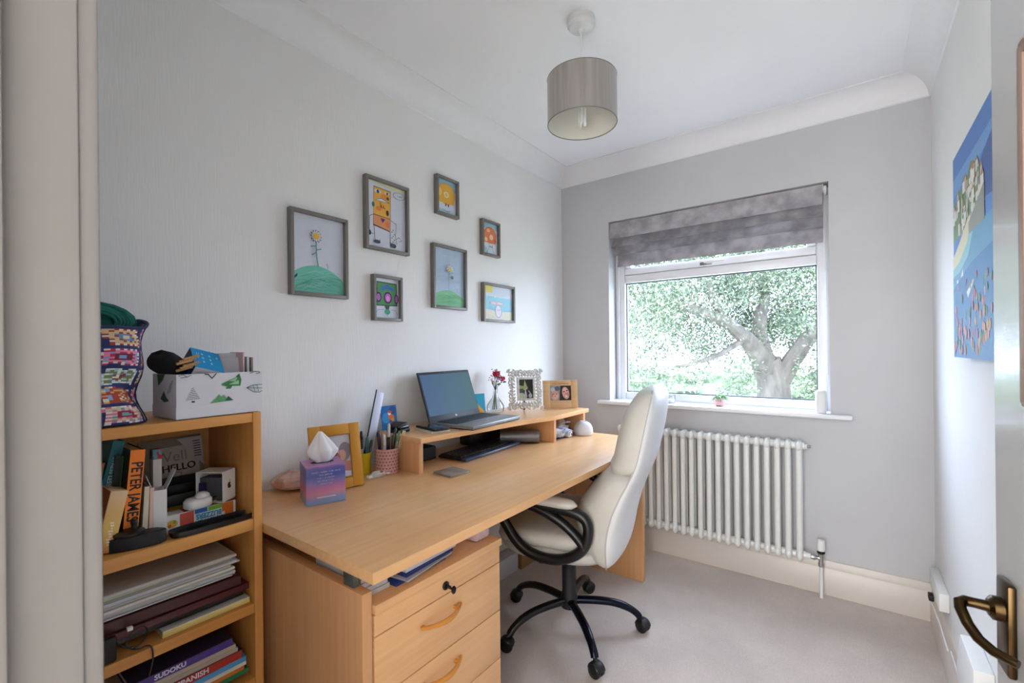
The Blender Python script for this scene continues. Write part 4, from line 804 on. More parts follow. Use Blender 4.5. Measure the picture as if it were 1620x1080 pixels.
# ================================================================ on top of the bookcase
zt = BZ + .0025
bag = thing('crochet_print_bag', 'patchwork granny-square print fabric bag on top of the bookcase', 'bag', (.195, .240, zt))
PAL = [['#2c3566', '#b8375a', '#e58aa8', '#7a2a40', '#7fa6cf'], ['#28305c', '#9cc4dd', '#77804a', '#8a2b4a', '#e3dcc0'], ['#23305f', '#a3361f', '#d2b48a', '#5f86b0', '#d8c9a0'], ['#2a2f5e', '#d46f8e', '#c9b99a', '#8b2536', '#5f9aa0'], ['#252d58', '#3c6e96', '#c8c2d8', '#a5642a', '#d9d0b0']]
def bagpt(u, v):
    a = 2 * PI * u; c, s_ = math.cos(a), math.sin(a)
    flare = 1 + .10 * v ** 3; sag = 1 + .05 * math.sin(v * 7 + 3 * a) * (1 - abs(2 * v - 1))
    hx_, hy_ = .088 * sag, .106 * sag * (1 - .13 * math.sin(PI * v)) * flare
    x = hx_ * math.copysign(abs(c) ** .62, c); y = hy_ * math.copysign(abs(s_) ** .62, s_)
    z = .205 * v + (.034 * max(0, s_) ** 3 * v ** 2) + (.010 * math.sin(3 * a + 1) * v)
    x += .006 * math.sin(9 * v + 2 * a); y += .004 * math.sin(11 * v + a)
    return (x, y, z)
b = MB(); bm = b.bm; nu, nv, K = 84, 60, 12; V = [[bm.verts.new(bagpt(i / nu, j / nv)) for j in range(nv + 1)] for i in range(nu)]
rr_ = random.Random(9); pr_ = {}
for i in range(nu):
    for j in range(nv):
        pi_, pj = i // K, j // K; pal = pr_.setdefault((pi_, pj), rr_.choice(PAL)); wob = 2.2 * mnoise.noise(Vector((i * .13, j * .13, 0))); wob2 = 2.2 * mnoise.noise(Vector((i * .13, j * .13, 7))); pi_, pj = int((i + wob) // K), int((j + wob2) // K); pal = pr_.setdefault((pi_, pj), rr_.choice(PAL)); a_, c_ = (i + int(round(wob))) % K, (j + int(round(wob2))) % K
        ring = min(a_, K - 1 - a_, c_, K - 1 - c_); col = pal[min(4, ring if ring < 3 else ring - 1)]
        if ring == 1 and (a_ + c_) % 2: col = '#dcd8cc'
        if ring == 3 and (a_ + c_) % 2: col = pal[1]
        if (pi_ + 2 * pj) % 5 == 2 and ring > 0: col = ['#a8402a', '#c9a268', '#dcd2b8', '#7a2230'][int(4 * abs(mnoise.noise(Vector((i * .5, j * .5, 3))))) % 4]
        if ring == 2 and rr_.random() < .25: col = pal[4]
        f = bm.faces.new((V[i][j], V[(i + 1) % nu][j], V[(i + 1) % nu][j + 1], V[i][j + 1])); f.smooth = True; f.material_index = b.mi(C(col, .85))
bm.faces.new([V[i][0] for i in range(nu)][::-1])
b.build('fabric_body', bag, angle=80)
b = MB(); b.tube([Vector(bagpt(i / 40, 1.0)) for i in range(40)], .0045, C('#2b3158', .85), 6, closed=True); b.tube([bagpt(.205, v / 12) for v in range(13)], .0028, C('#232a50', .85), 6); b.build('navy_binding', bag)
b = MB(); b.grid(lambda u, v: tuple(Vector(bagpt(u, 1.0)) * 1.0 + Vector((0, 0, -.07 * v)) - Vector((bagpt(u, 1)[0], bagpt(u, 1)[1], 0)) * (.08 + .1 * v)), 40, 3, C('#4a5a8c', .85), closeu=True); b.build('lining', bag, angle=80)
yarn = thing('yarn_skein', 'dark green skein of yarn resting in the top of the patchwork bag', 'yarn', (.200, .258, zt + .216))
b = MB(); M_y = C('#0c5f53', .9)
b.ball((0, 0, .012), (.060, .072, .040), C('#0a4a42', .9), u=20, v=12)
for k in range(26):
    t = (k / 25 - .5) * 2; r0 = math.sqrt(max(.05, 1 - (t * .92) ** 2)); P = [(.063 * t * .9 + .006 * math.sin(a * 2 + k), .078 * r0 * math.cos(a) , .012 + .045 * r0 * math.sin(a)) for a in (2 * PI * q / 18 for q in range(18))]
    b.tube(P, .0036, M_y, 6, closed=True)
b.tube([(.06, -.05, .045), (.066, -.02, .052), (.066, -.01, .02), (.070, -.035, -.005), (.068, -.06, .0), (.060, -.05, .03)], .004, M_y, 6, closed=True)
b.tube([(.02, -.02, .055), (.03, -.025, .07), (.05, -.02, .06), (.062, -.018, .04)], .007, M_y, 7); b.build('strands', yarn, angle=80)
M_bx = C('#d6d6da', .45)
lb = thing('leaf_print_box', 'white box with green tree and leaf prints on top of the bookcase', 'box', (.215, .487, zt), math.radians(2))
b = MB(); hx_, hy_, hh = .0725, .0985, .106
for a in ((-hx_, hx_, -hy_, -hy_ + .003), (-hx_, hx_, hy_ - .003, hy_), (-hx_, -hx_ + .003, -hy_, hy_), (hx_ - .003, hx_, -hy_, hy_)): b.box(a[0], a[1], a[2], a[3], .028, hh, M_bx)
b.box(-hx_, hx_, -hy_, hy_, 0, .004, M_bx)
b.build('box_body', lb)
b = MB(); g = .0014
for a in ((-hx_ - g, hx_ + g, -hy_ - g, -hy_), (-hx_ - g, hx_ + g, hy_, hy_ + g), (-hx_ - g, -hx_, -hy_, hy_), (hx_, hx_ + g, -hy_, hy_)): b.box(a[0], a[1], a[2], a[3], 0, .0285, M_bx)
b.build('box_base', lb)
fr = [('l', '#23302a', .0012, [(.17 - w, .55 - .055 * k), (.17 + w, .57 - .055 * k)]) for k, w in enumerate((.012, .02, .03, .042, .052, .064, .075))] + [('p', '#23302a', [(.155, .12), (.19, .12), (.19, .17), (.155, .17)]),
      ('p', '#3f7d48', [(.71, .96), (.67, .84), (.50, .66), (.49, .60), (.56, .55), (.54, .48), (.60, .47), (.62, .56), (.72, .55), (.735, .75)]), ('p', '#8dbd90', [(.69, .86), (.58, .72), (.66, .70)]), ('p', '#9cc79c', [(.70, .74), (.58, .62), (.70, .60)]), ('p', '#2c5c38', [(.70, .95), (.66, .84), (.71, .82)]),
      ('p', '#5d9e64', [(.36, .05), (.62, .08), (.55, .14), (.52, .30), (.49, .22), (.46, .32), (.43, .20), (.40, .14)]), ('p', '#2f5c40', [(.53, .10), (.63, .09), (.57, .24)]),
      ('l', '#1d1d20', .0022, [(.30, .985), (.34, .97), (.38, .84), (.43, .985)]), ('l', '#1d1d20', .0012, [(.02, .96), (.07, .99), (.11, .92), (.04, .9)]), ('l', '#1d1d20', .0012, [(.11, .92), (.15, .97)]), ('l', '#26332b', .0015, [(.84, .95), (.90, 1.0), (.96, 1.0), (.97, .95), (.92, .93)]),
      ('l', '#245c46', .0014, [(.80, .46), (.88, .54), (1, .55)]), ('l', '#245c46', .0014, [(.80, .46), (.88, .32), (.96, .28), (1, .33)]), ('l', '#245c46', .0012, [(.80, .46), (1, .42)]), ('l', '#245c46', .001, [(.88, .52), (.90, .34)]), ('l', '#245c46', .001, [(.93, .53), (.95, .31)])]
art('printed_front', 2 * hy_, hh - .028, '#d6d6da', fr, lb, frm((hx_ + .0006, -hy_, .028), (0, 1, 0), (0, 0, 1)), thick=.0003)
sdp = [('p', '#2a6238', [(.20, .98), (.55, 1.0), (.45, .80), (.25, .62)]), ('p', '#274a30', [(.35, .22), (.5, .48), (.58, .3), (.72, .18), (.5, .12)])] + [('l', '#25402c', .0012, [(.62 + .03 * k, .40 + .06 * k), (.80 + .02 * k, .50 + .065 * k)]) for k in range(6)]
art('printed_side', 2 * hx_, hh - .028, '#d6d6da', sdp, lb, frm((-hx_, -hy_ - .0006, .028), (1, 0, 0), (0, 0, 1)), thick=.0003)
zb = zt + .006
po = thing('black_pouch', 'bulging black fabric pouch at the left end of the leaf print box', 'pouch', (.195, .412, zb))
b = MB()
def pouch(u, v):
    a = 2 * PI * u; up = max(0, v - .62) / .38; low = min(1, v / .62); rx_ = .055 * min(1, .5 + v * 2) ; ry_ = (.017 + .002 * low) if v < .62 else .019 + .021 * math.sin(min(1, up * 2.2) * PI / 2)
    k_ = math.sqrt(max(.0, 1 - up ** 3)) if v > .62 else 1
    w_ = 1 + .10 * mnoise.noise(Vector((3 * math.cos(a), 3 * math.sin(a), v * 5)))
    return (rx_ * k_ * w_ * math.cos(a), (ry_ * k_ * w_ * math.sin(a)) - .022 * up, .002 + .152 * v + .006 * math.sin(2 * a) * up)
b.grid(pouch, 30, 22, C('#0c0c0e', .9), closeu=True); b.build('pouch_body', po, angle=80)
b = MB(); b.tube([(.03, .02, .135), (.035, .035, .142), (.04, .05, .130), (.04, .055, .11)], .003, C('#141416', .8), 6); b.tube([(.03, .015, .13), (.03, .04, .15), (.045, .045, .125)], .002, C('#a09a90', .8), 6); b.build('drawstring', po)
rnd = random.Random(8)
for k in range(6):
    o = MB(); y0 = .402 + .007 * (k % 3); zz_ = zb + .112 + .0055 * k; o.tube([(.268 + .003 * (k % 2), y0 - .004, zz_ - .004), (.268, y0 + .030, zz_ + .005)], .0032, C('#b98d58', .7), 8)
    q = o.build('wooden_peg', world=True); tag(q, 'thin wooden stick in the bundle on the black pouch in the leaf box', 'stick', 'wooden sticks in the leaf print box')
bb_ = thing('blue_card_box', 'bright blue topped card box sticking up from the leaf print box', 'box', M=T(.210, .462, zb + .088) @ RX(-16) @ RY(34))
b = MB(); b.box(-.045, .045, -.034, .034, -.060, .055, C('#d3cfd2', .6), .001); b.build('box', bb_)
art('printed_top', .09, .068, '#1193cf', [('l', '#bfe4f2', .001, [(.2, .18), (.5, .12)]), ('l', '#bfe4f2', .001, [(.2, .24), (.5, .18)])] + [('e', '#8fd2ea', .25 + .2 * (k % 3) + .03 * (k // 3), .35 + .25 * (k // 3), .05, .035) for k in range(7)], bb_, T(-.045, -.034, .0556), thick=.0003)
b = MB(); b.box(-.045, .045, -.0346, -.0341, -.06, .055, C('#0b2f66', .6)); b.build('side_face', bb_, label='dark blue side face')
def leafy(name, label, cat, x, y, z, w, h, th, lean, yaw, col, group=None, fold=False):
    M = T(x, y, z) @ RZr(yaw) @ RX(lean); b = MB(); b.box(-w / 2, w / 2, -th / 2, th / 2, 0, h, C(col, .8), 0, M)
    if fold: b.box(-w / 2, w / 2, th / 2 + .004, th / 2 + .0045, 0, h * .93, C('#d6d6dc', .8), 0, M @ RX(-4))
    q = b.build(name, world=True); tag(q, label, cat, group); return q
leafy('folded_leaflet', 'pale folded leaflet with small print right of the blue box', 'paper', .235, .522, zb, .055, .140, .0015, -10, 62, '#cfcfd6', fold=True)
leafy('folded_leaflet', 'white leaflet standing behind the pale folded one in the leaf box', 'paper', .205, .535, zb, .060, .150, .0015, -3, 50, '#dcdce2')
leafy('greeting_card', 'pink-edged card standing at the right of the leaf box', 'card', .215, .5555, zb, .080, .152, .0035, 0, 0, '#d8b9b6')
leafy('notebook', 'grey-white slim notebook at the right end of the leaf box', 'notebook', .215, .5655, zb, .085, .140, .006, 0, 0, '#b9b9ba')
leafy('notebook', 'brown-edged slim notebook, last item at the right of the leaf box', 'notebook', .215, .5755, zb, .085, .138, .005, 0, 0, '#93877c')
# ================================================================ on the desk
dz = DZ + .0006
b = MB(); b.ball((0, 0, .030), (.050, .072, .030), noisy('salt_rock', '#b98a7a', '#dcc0b6', (20, 20, 20), 1, .6, .5, (40, 40, 40), dist=.006), u=16, v=10)
for v in b.bm.verts:
    n_ = mnoise.noise(v.co * 26) + .5 * mnoise.noise(v.co * 60); v.co.x = math.copysign(min(abs(v.co.x) * 1.25, .050), v.co.x); v.co.y = math.copysign(min(abs(v.co.y) * 1.2, .070), v.co.y); v.co += v.co.normalized() * n_ * .016
    v.co.z = max(0, v.co.z)
q = b.build('salt_rock', angle=18); q.location = (.068, .800, dz); q.rotation_euler.z = .2; tag(q, 'pale pink crystal rock on the desk behind the tissue box', 'rock')
tb = thing('tissue_box', 'purple and pink sunset tissue box with a tissue pulled up', 'tissue box', (.243, .786, dz), math.atan2(-.375, .927) + .03)
def grad_mat(name, stops, h):
    mg, nt, bb = base_mat(name); tc = nt.nodes.new('ShaderNodeTexCoord'); sp = nt.nodes.new('ShaderNodeSeparateXYZ'); rp = nt.nodes.new('ShaderNodeValToRGB'); mr = nt.nodes.new('ShaderNodeMapRange'); mr.inputs[2].default_value = h
    nz = nt.nodes.new('ShaderNodeTexNoise'); nz.inputs['Scale'].default_value = 14; ad = nt.nodes.new('ShaderNodeMath'); ad.operation = 'MULTIPLY_ADD'; ad.inputs[1].default_value = .02; L = nt.links.new
    L(tc.outputs['Object'], sp.inputs[0]); L(tc.outputs['Object'], nz.inputs['Vector']); L(nz.outputs['Fac'], ad.inputs[0]); L(sp.outputs[2], ad.inputs[2]); L(ad.outputs[0], mr.inputs[0]); L(mr.outputs[0], rp.inputs[0]); L(rp.outputs[0], bb.inputs['Base Color'])
    cr = rp.color_ramp; cr.elements[0].position, cr.elements[0].color = stops[0][0], hexc(stops[0][1]); cr.elements[1].position, cr.elements[1].color = stops[-1][0], hexc(stops[-1][1])
    for p, c in stops[1:-1]: e = cr.elements.new(p); e.color = hexc(c)
    bb.inputs['Roughness'].default_value = .4; return mg
TH = .114; M_tb = grad_mat('sunset_card', [(.02, '#84a9d8'), (.2, '#8f9fd2'), (.34, '#d08fa6'), (.46, '#c07aa8'), (.58, '#8a76b4'), (.75, '#4a57a6'), (.92, '#5b55a0'), (1.0, '#c07eb4')], TH + .012)
b = MB(); b.box(-.056, .056, -.056, .056, 0, TH, M_tb, .0012); b.build('box', tb)
b = MB(); b.box(-.0562, .0562, -.0562, .0562, TH - .0005, TH + .0004, C('#b583b3', .4)); b.lathe([(.0005, TH + .0006), (.034, TH + .0006)], C('#2c2c34', .7), 24, Matrix.Diagonal((.6, 1, 1, 1)), False); b.build('top_panel', tb, label='mauve top panel with oval slot')
lines = ['KIND DAUGHTERS', 'WE HOPE', 'YOU GREET US', 'WITH THE', 'BEACH']
b = MB()
for (w_, k) in ((.080, 0), (.038, 1), (.050, 2), (.048, 3), (.034, 4)):
    x = -w_ / 2; rl = random.Random(k)
    while x < w_ / 2:
        lw = rl.choice((.0022, .003, .0036)); hg = .0042; z0 = .094 - .0088 * k; y = x + lw
        b.box(.0562, .0566, x, x + .0007, z0, z0 + hg, C('#aeb4dc', .5)); 
        if rl.random() < .7: b.box(.0562, .0566, x, x + lw, z0 + rl.choice((0, .0018, .0035)), z0 + .0007 + rl.choice((0, .0018, .0035)), C('#aeb4dc', .5))
        if rl.random() < .5: b.box(.0562, .0566, x + lw - .0007, x + lw, z0, z0 + hg, C('#aeb4dc', .5))
        x += lw + .0012
b.box(.0562, .0566, -.026, .028, .020, .0225, C('#e0dfe8', .5)); b.build('printed_text', tb, label='small pale printed lines')
b = MB()
def tiss(u, v):
    a = 2 * PI * u; w_ = min(1, v / .38); cr_ = abs(math.sin(2.5 * a + .6 + .8 * v)); fold_ = .80 + .34 * cr_; r0 = (.017 + .021 * math.sin(w_ * PI / 2)) * (1 - max(0, v - .38) / .62 * .93) ** (.85)
    return (r0 * fold_ * math.cos(a) * .55, r0 * fold_ * math.sin(a) * 1.15 - .006 * v, TH + .001 + .094 * v)
b.grid(tiss, 48, 18, C('#e6e6e8', .9), closeu=True); b.build('tissue', tb, angle=80)
# yellow leaning photo frame
yf = thing('photo_frame', 'mustard yellow photo frame with beaded inner edge behind the tissue box', 'photo frame', M=frm((.194, .783, dz + .003), (.20, .98, 0), (-.19, .04, 1)))
fw, fh = .168, .212; b = MB(); M_yel = C('#c78a1e', .5)
bw = .036
for a in ((0, bw, 0, fh), (fw - bw, fw, 0, fh), (bw, fw - bw, 0, bw), (bw, fw - bw, fh - bw, fh)): b.box(a[0], a[1], a[2], a[3], -.014, 0, M_yel, .0015)
b.build('frame', yf)
b = MB(); M_yb = C('#a8741a', .45)
for k in range(26):
    t = k / 25
    b.ball((bw - .001, bw + (fh - 2 * bw) * t, .001), .0024, M_yb, u=6, v=4); b.ball((fw - bw + .001, bw + (fh - 2 * bw) * t, .001), .0024, M_yb, u=6, v=4)
    if k < 18: t = k / 17; b.ball((bw + (fw - 2 * bw) * t, bw - .001, .001), .0024, M_yb, u=6, v=4); b.ball((bw + (fw - 2 * bw) * t, fh - bw + .001, .001), .0024, M_yb, u=6, v=4)
b.build('beading', yf)
art('photograph', fw - 2 * bw, fh - 2 * bw, '#c9c6d0', [('p', '#b9b4c2', [(0, .0), (1, 0), (1, .35), (0, .3)]), ('e', '#a88f86', .78, .56, .20, .19), ('e', '#8a8388', .82, .62, .22, .20), ('e', '#d0a393', .70, .52, .14, .13), ('e', '#b56a66', .40, .48, .24, .15), ('e', '#d9a090', .30, .42, .14, .11), ('e', '#7a4640', .36, .56, .18, .08), ('p', '#c98c78', [(.55, .12), (.98, .10), (.98, .36), (.72, .38)]), ('p', '#d5d3dc', [(.1, 0), (.98, 0), (.98, .12), (.5, .18), (.1, .3)]), ('e', '#b3a4c4', .35, .24, .22, .10)], yf, T(bw, bw, -.006))
b = MB(); b.box(.07, .10, .01, .15, -.0155, -.0142, M_blackm); b.box(.08, .09, .0, .003, -.060, -.014, M_blackm); b.build('strut', yf)
# pots
def pot(name, label, x, y, prof, mat, extra=None):
    t = thing(name, label, 'pot', (x, y, dz)); b = MB(); b.lathe(prof, mat, 28, cap=False); b.lathe([(prof[0][0], prof[0][1]), (.001, prof[0][1] + .0005)], mat, 28, None, False); p = b.build('pot_body', t)
    if extra: extra(t)
    return t
Mhc = C('#d5a9a4', .5)
def hearts(t):
    b = MB(); mh = C('#a84f52', .5)
    for j in range(7):
        for i in range(22):
            a = 2 * PI * (i + .5 * (j % 2)) / 22; z = .010 + .0118 * j; r_ = .0425; o_ = Vector((r_ * math.cos(a), r_ * math.sin(a), z)); M = frm(o_, (-math.sin(a), math.cos(a), 0), (0, 0, 1))
            b.poly([M @ Vector(p) for p in ((0, -.0034, 0), (.0037, .0008, .0001), (.0032, .0030, .0001), (.0014, .0032, 0), (0, .0018, 0), (-.0014, .0032, 0), (-.0032, .0030, .0001), (-.0037, .0008, .0001))], mh)
    b.build('heart_pattern', t, label='rows of small red hearts')
hp = pot('pen_pot', 'pink pen pot patterned with red hearts beside the riser', .153, 1.102, [(.040, 0), (.0422, .002), (.0422, .090), (.0430, .092), (.041, .092), (.0395, .088), (.0395, .004), (.001, .003)], Mhc, hearts)
yp = pot('pen_pot', 'bright yellow waisted pen pot at left of the pink one', .088, 1.040, [(.030, 0), (.031, .002), (.0285, .022), (.0275, .040), (.030, .058), (.034, .074), (.0345, .078), (.032, .078), (.027, .058), (.025, .040), (.026, .006), (.001, .004)], C('#e2c31a', .4))
def pen(label, x, y, h, lx, ly, r0, body, tip, cap=None, z0=None, name='pen', cat='pen', group=None):
    z0 = dz + .006 if z0 is None else z0; t = thing(name, label, cat, (x, y, z0), group=group); d = Vector((lx, ly, 1)).normalized(); b = MB()
    b.tube([d * 0, d * .006, d * (h * .72), d * (h * .72 + .001)], [r0 * .4, r0, r0, r0], C(body, .35), 10); b.build('barrel', t)
    b = MB(); b.tube([d * (h * .72), d * (h - .006), d * h], [r0 * 1.08, r0 * 1.05, r0 * .5], C(tip, .3), 10); b.build('cap', t); return t
G1, G2 = 'pens in the pink heart pot', 'pens in the yellow pot'
for (lab, dx_, dy_, h, lx, ly, r0, c1, c2) in [('black pen with silver top, tallest in the heart pot', .010, -.004, .178, .02, .02, .0052, '#161618', '#b9b9bd'), ('dark brown pen leaning right in the heart pot', .012, .006, .160, .03, .14, .0052, '#2c201c', '#332420'), ('slim black pen at the left of the heart pot', -.008, -.020, .150, .0, -.10, .0045, '#18181a', '#101012'),
        ('green and white pen leaning right in the heart pot', .008, .016, .148, .05, .22, .0045, '#b9ccbb', '#5f9a7c'), ('silver pen with rounded clip in the heart pot', .012, -.016, .146, .10, -.12, .0048, '#a9abb0', '#c9cbd0'), ('brown pencil in the middle of the heart pot', -.004, .002, .142, .04, .02, .004, '#5a3a26', '#6e4a32'),
        ('black marker at the front of the heart pot', .020, .004, .138, .08, .02, .0056, '#0e0e10', '#1c1c20'), ('grey mechanical pencil at back of heart pot', -.014, .012, .156, -.05, .1, .0042, '#77797e', '#8b8d92'), ('dark blue pen at back left of heart pot', -.016, -.010, .150, -.06, -.06, .0046, '#1f2a44', '#27365a')]:
    pen(lab, .153 + dx_, 1.102 + dy_, h, lx, ly, r0, c1, c2, group=G1)
for (lab, dx_, dy_, h, lx, ly, r0, c1, c2) in [('black pen with clip standing in the yellow pot', -.004, -.002, .150, -.02, .02, .0055, '#dcdcdc', '#141416'), ('yellow pencil at left of the yellow pot', -.006, -.012, .128, .0, -.06, .0036, '#cfa22a', '#b98e2c'), ('clear ballpoint pen in the yellow pot', .008, -.006, .122, .05, -.06, .0042, '#c5cad0', '#24324c'),
        ('teal green pen in the yellow pot', .004, .010, .128, .02, .06, .0058, '#2a6a68', '#2f7d74'), ('dark pen at right of the yellow pot', .010, .012, .118, .05, .16, .0045, '#262a30', '#1a1c20')]:
    pen(lab, .088 + dx_, 1.040 + dy_, h, lx, ly, r0, c1, c2, group=G2)
b = MB(); Mr = T(.086, 1.056, dz + .02) @ RX(-15.5) @ RY(-2); b.box(-.0015, .0015, -.018, .018, 0, .285, C('#c3c6d8', .4), .0005, Mr); b.box(-.003, .003, -.0205, -.0175, 0, .292, M_black, .0008, Mr)
q = b.build('plastic_ruler', world=True); tag(q, 'long pale ruler with black edge leaning out of the yellow pot', 'ruler')
b = MB(); Mr = T(.170, 1.110, dz + .008) @ RX(-17) @ RY(8); b.box(-.0012, .0012, -.0075, .0075, 0, .152, C('#c6a878', .7), .0003, Mr); q = b.build('wooden_ruler', world=True); tag(q, 'short wooden ruler sticking out of the pink heart pot', 'ruler')
cb = thing('cable_coil', 'coiled white charging cable on the desk in front of the pots', 'cable', (.175, 1.045, dz))
b = MB()
for k in range(4): b.tube([((.014 + .0015 * k) * math.cos(a), (.030 - .002 * k) * math.sin(a), .003 + .0035 * k) for a in (2 * PI * q / 24 for q in range(24))], .0022, M_white, 6, closed=True)
b.tube([(.010, .028, .006), (.016, .045, .006), (.010, .052, .005)], .002, M_white, 6); b.build('coil', cb)
b = MB(); b.box(-.008, .008, -.046, -.028, .0, .012, M_white, .003); b.box(.004, .016, .030, .046, .002, .011, M_white, .003); b.build('usb_plug', cb)
b = MB(); b.box(-.048, .048, -.048, .048, 0, .008, noisy('slate_coaster', '#7c7266', '#9a9188', (20, 20, 20), 1, .45, .1), .001); q = b.build('coaster'); q.location = (.367, 1.229, dz); q.rotation_euler.z = math.radians(-4); tag(q, 'square grey-brown coaster on the desk in front of the riser', 'coaster')
# riser : things on top
rz = RZ + .0006
pc = thing('parrot_postcard', 'blue postcard with orange parrot leaning on wall beside the riser', 'postcard', M=frm((.040, 1.168, rz), (.10, 1, 0), (-.12, 0, 1)))
art('card', .072, .098, '#1668ac', [('e', '#2f8cc8', .3, .5, .25, .22), ('e', '#0f4f8c', .75, .8, .22, .18), ('p', '#2a2a32', [(.42, .66), (.50, .52), (.66, .30), (.78, .28), (.70, .5)]), ('e', '#e06a2c', .62, .52, .20, .13, -35), ('e', '#e9e4dc', .52, .68, .10, .08), ('e', '#d8402c', .56, .74, .12, .06), ('e', '#e8912c', .72, .40, .10, .08), ('p', '#a8452a', [(.4, .24), (.8, .22), (.8, .28), (.4, .29)])], pc)
bx = thing('black_case', 'black hard case on the near end of the riser by the postcard', 'case', (.112, 1.190, rz), math.radians(10))
b = MB(); b.box(-.035, .035, -.030, .030, 0, .014, M_blackm, .003); b.box(-.033, .033, -.028, .028, .0145, .026, M_black, .003); b.build('case', bx); b = MB(); b.box(-.03, .03, -.03, .026, 0, .006, M_blackm, .002, T(0, -.004, .027) @ RX(12)); b.build('lid', bx)
npd = book('cream notebook under the black phone on the riser', T(.20, 1.208, rz) @ RZr(24) @ Matrix(((1, 0, 0, 0), (0, 0, -1, 0), (0, 1, 0, 0), (0, 0, 0, 1))) @ T(-.05, 0, 0), .135, .009, .085, '#d9cdb4', name='notebook', cat='notebook') if False else None
nb = thing('notebook', 'cream notebook under the black phone on the riser', 'notebook', (.208, 1.283, rz), math.radians(-14))
b = MB(); b.box(-.068, .068, -.044, .044, 0, .0015, C('#cfc3aa', .6), .0005); b.box(-.068, .068, -.044, .044, .0075, .009, C('#d6cbb4', .6), .0005); b.build('cover', nb); b = MB(); b.box(-.066, .066, -.042, .042, .0016, .0074, C('#e0dac8', .9)); b.build('pages', nb)
ph = thing('mobile_phone', 'black mobile phone lying on the cream notebook', 'phone', (.212, 1.280, rz + .0094), math.radians(-12))
b = MB(); b.box(-.072, .072, -.036, .036, 0, .009, M_blackm, .0035); b.build('phone_body', ph); b = MB(); b.box(-.068, .068, -.033, .033, .0088, .0094, C('#12151c', .08, coat=.5), .0002); b.build('screen', ph)
# laptop
la = thing('laptop', 'open grey and black laptop with blank blue screen on the riser', 'laptop', (.222, 1.536, rz), math.radians(4))
lw, ld = .355, .235; M_lap = C('#85878a', .4, .5)
b = MB(); b.box(-ld / 2, ld / 2, -lw / 2, lw / 2, .003, .0175, M_lap, .003); base_ = b.build('base', la)
b = MB(); b.box(-ld / 2 + .004, ld / 2 - .003, -lw / 2 + .003, lw / 2 - .003, 0, .0065, M_blackm, .003); b.build('underside', base_, label='black underside')
b = MB(); b.box(-ld / 2 + .028, ld / 2 - .095, -lw / 2 + .014, lw / 2 - .014, .0172, .0182, M_black, .0004); b.build('keyboard_well', base_)
b = MB()
for i in range(6):
    for j in range(15): x = -ld / 2 + .032 + i * .0178; y = -lw / 2 + .018 + j * .0214; b.box(x, x + .0150, y, y + .0185, .018, .0198, C('#1b1c20', .45), .0004, seg=1)
kb_ = b.build('key', base_); kb_['label'] = 'block of black keys'
b = MB(); b.box(.038, .100, -.060, .045, .0174, .0178, C('#6d6f73', .3, .4)); b.build('touchpad', base_)
lid = MB(); Ml = T(-ld / 2 + .004, 0, .016) @ RY(-19) @ frm((0, -lw / 2, 0), (0, 1, 0), (0, 0, 1)); lh = .222
lid.box(0, lw, 0, lh, -.007, 0, M_blackm, .002, Ml); lid_ = lid.build('lid', la)
scr_m, nts, bs = base_mat('laptop_screen'); tc = nts.nodes.new('ShaderNodeTexCoord'); sp = nts.nodes.new('ShaderNodeSeparateXYZ'); rp = nts.nodes.new('ShaderNodeValToRGB'); mr = nts.nodes.new('ShaderNodeMapRange'); mr.inputs[1].default_value = -.2; mr.inputs[2].default_value = .2
nts.links.new(tc.outputs['Object'], sp.inputs[0]); nts.links.new(sp.outputs[1], mr.inputs[0]); nts.links.new(mr.outputs[0], rp.inputs[0]); rp.color_ramp.elements[0].color = hexc('#6080b4'); rp.color_ramp.elements[1].color = hexc('#5f8f8d')
nts.links.new(rp.outputs[0], bs.inputs['Emission Color']); bs.inputs['Emission Strength'].default_value = .27; bs.inputs['Base Color'].default_value = hexc('#141c28'); bs.inputs['Roughness'].default_value = .55; bs.inputs['Specular IOR Level'].default_value = .12
b = MB(); b.box(.008, lw - .008, .024, lh - .012, 0, .0012, scr_m, 0, Ml); b.build('screen', lid_, label='lit blank blue screen')
b = MB(); b.addmesh(textmesh('hp', .013, shear=.2), C('#dfe3e8', .4), Ml @ T(lw / 2, .012, .001)); b.lathe([(.0008, 0), (.0016, 0), (.0016, .0006), (.0008, .0006)], M_silver, 10, Ml @ T(lw / 2, lh - .006, .0004), False); b.build('logo', lid_)
pc2 = thing('yellow_blue_postcard', 'small turquoise and orange postcard standing behind the laptop edge', 'postcard', M=frm((.058, 1.672, rz), (.3, 1, 0), (-.12, 0, 1)))
art('card', .095, .105, '#1c9bb8', [('p', '#e2a51e', [(.10, 0), (.98, 0), (.90, .18), (.55, .50), (.42, .72), (.30, .80)]), ('p', '#d88a18', [(.5, .0), (.95, .0), (.6, .3)]), ('p', '#c84f2c', [(.05, 0), (.4, 0), (.3, .2)]), ('e', '#2a6a4a', .75, .06, .08, .04)], pc2)
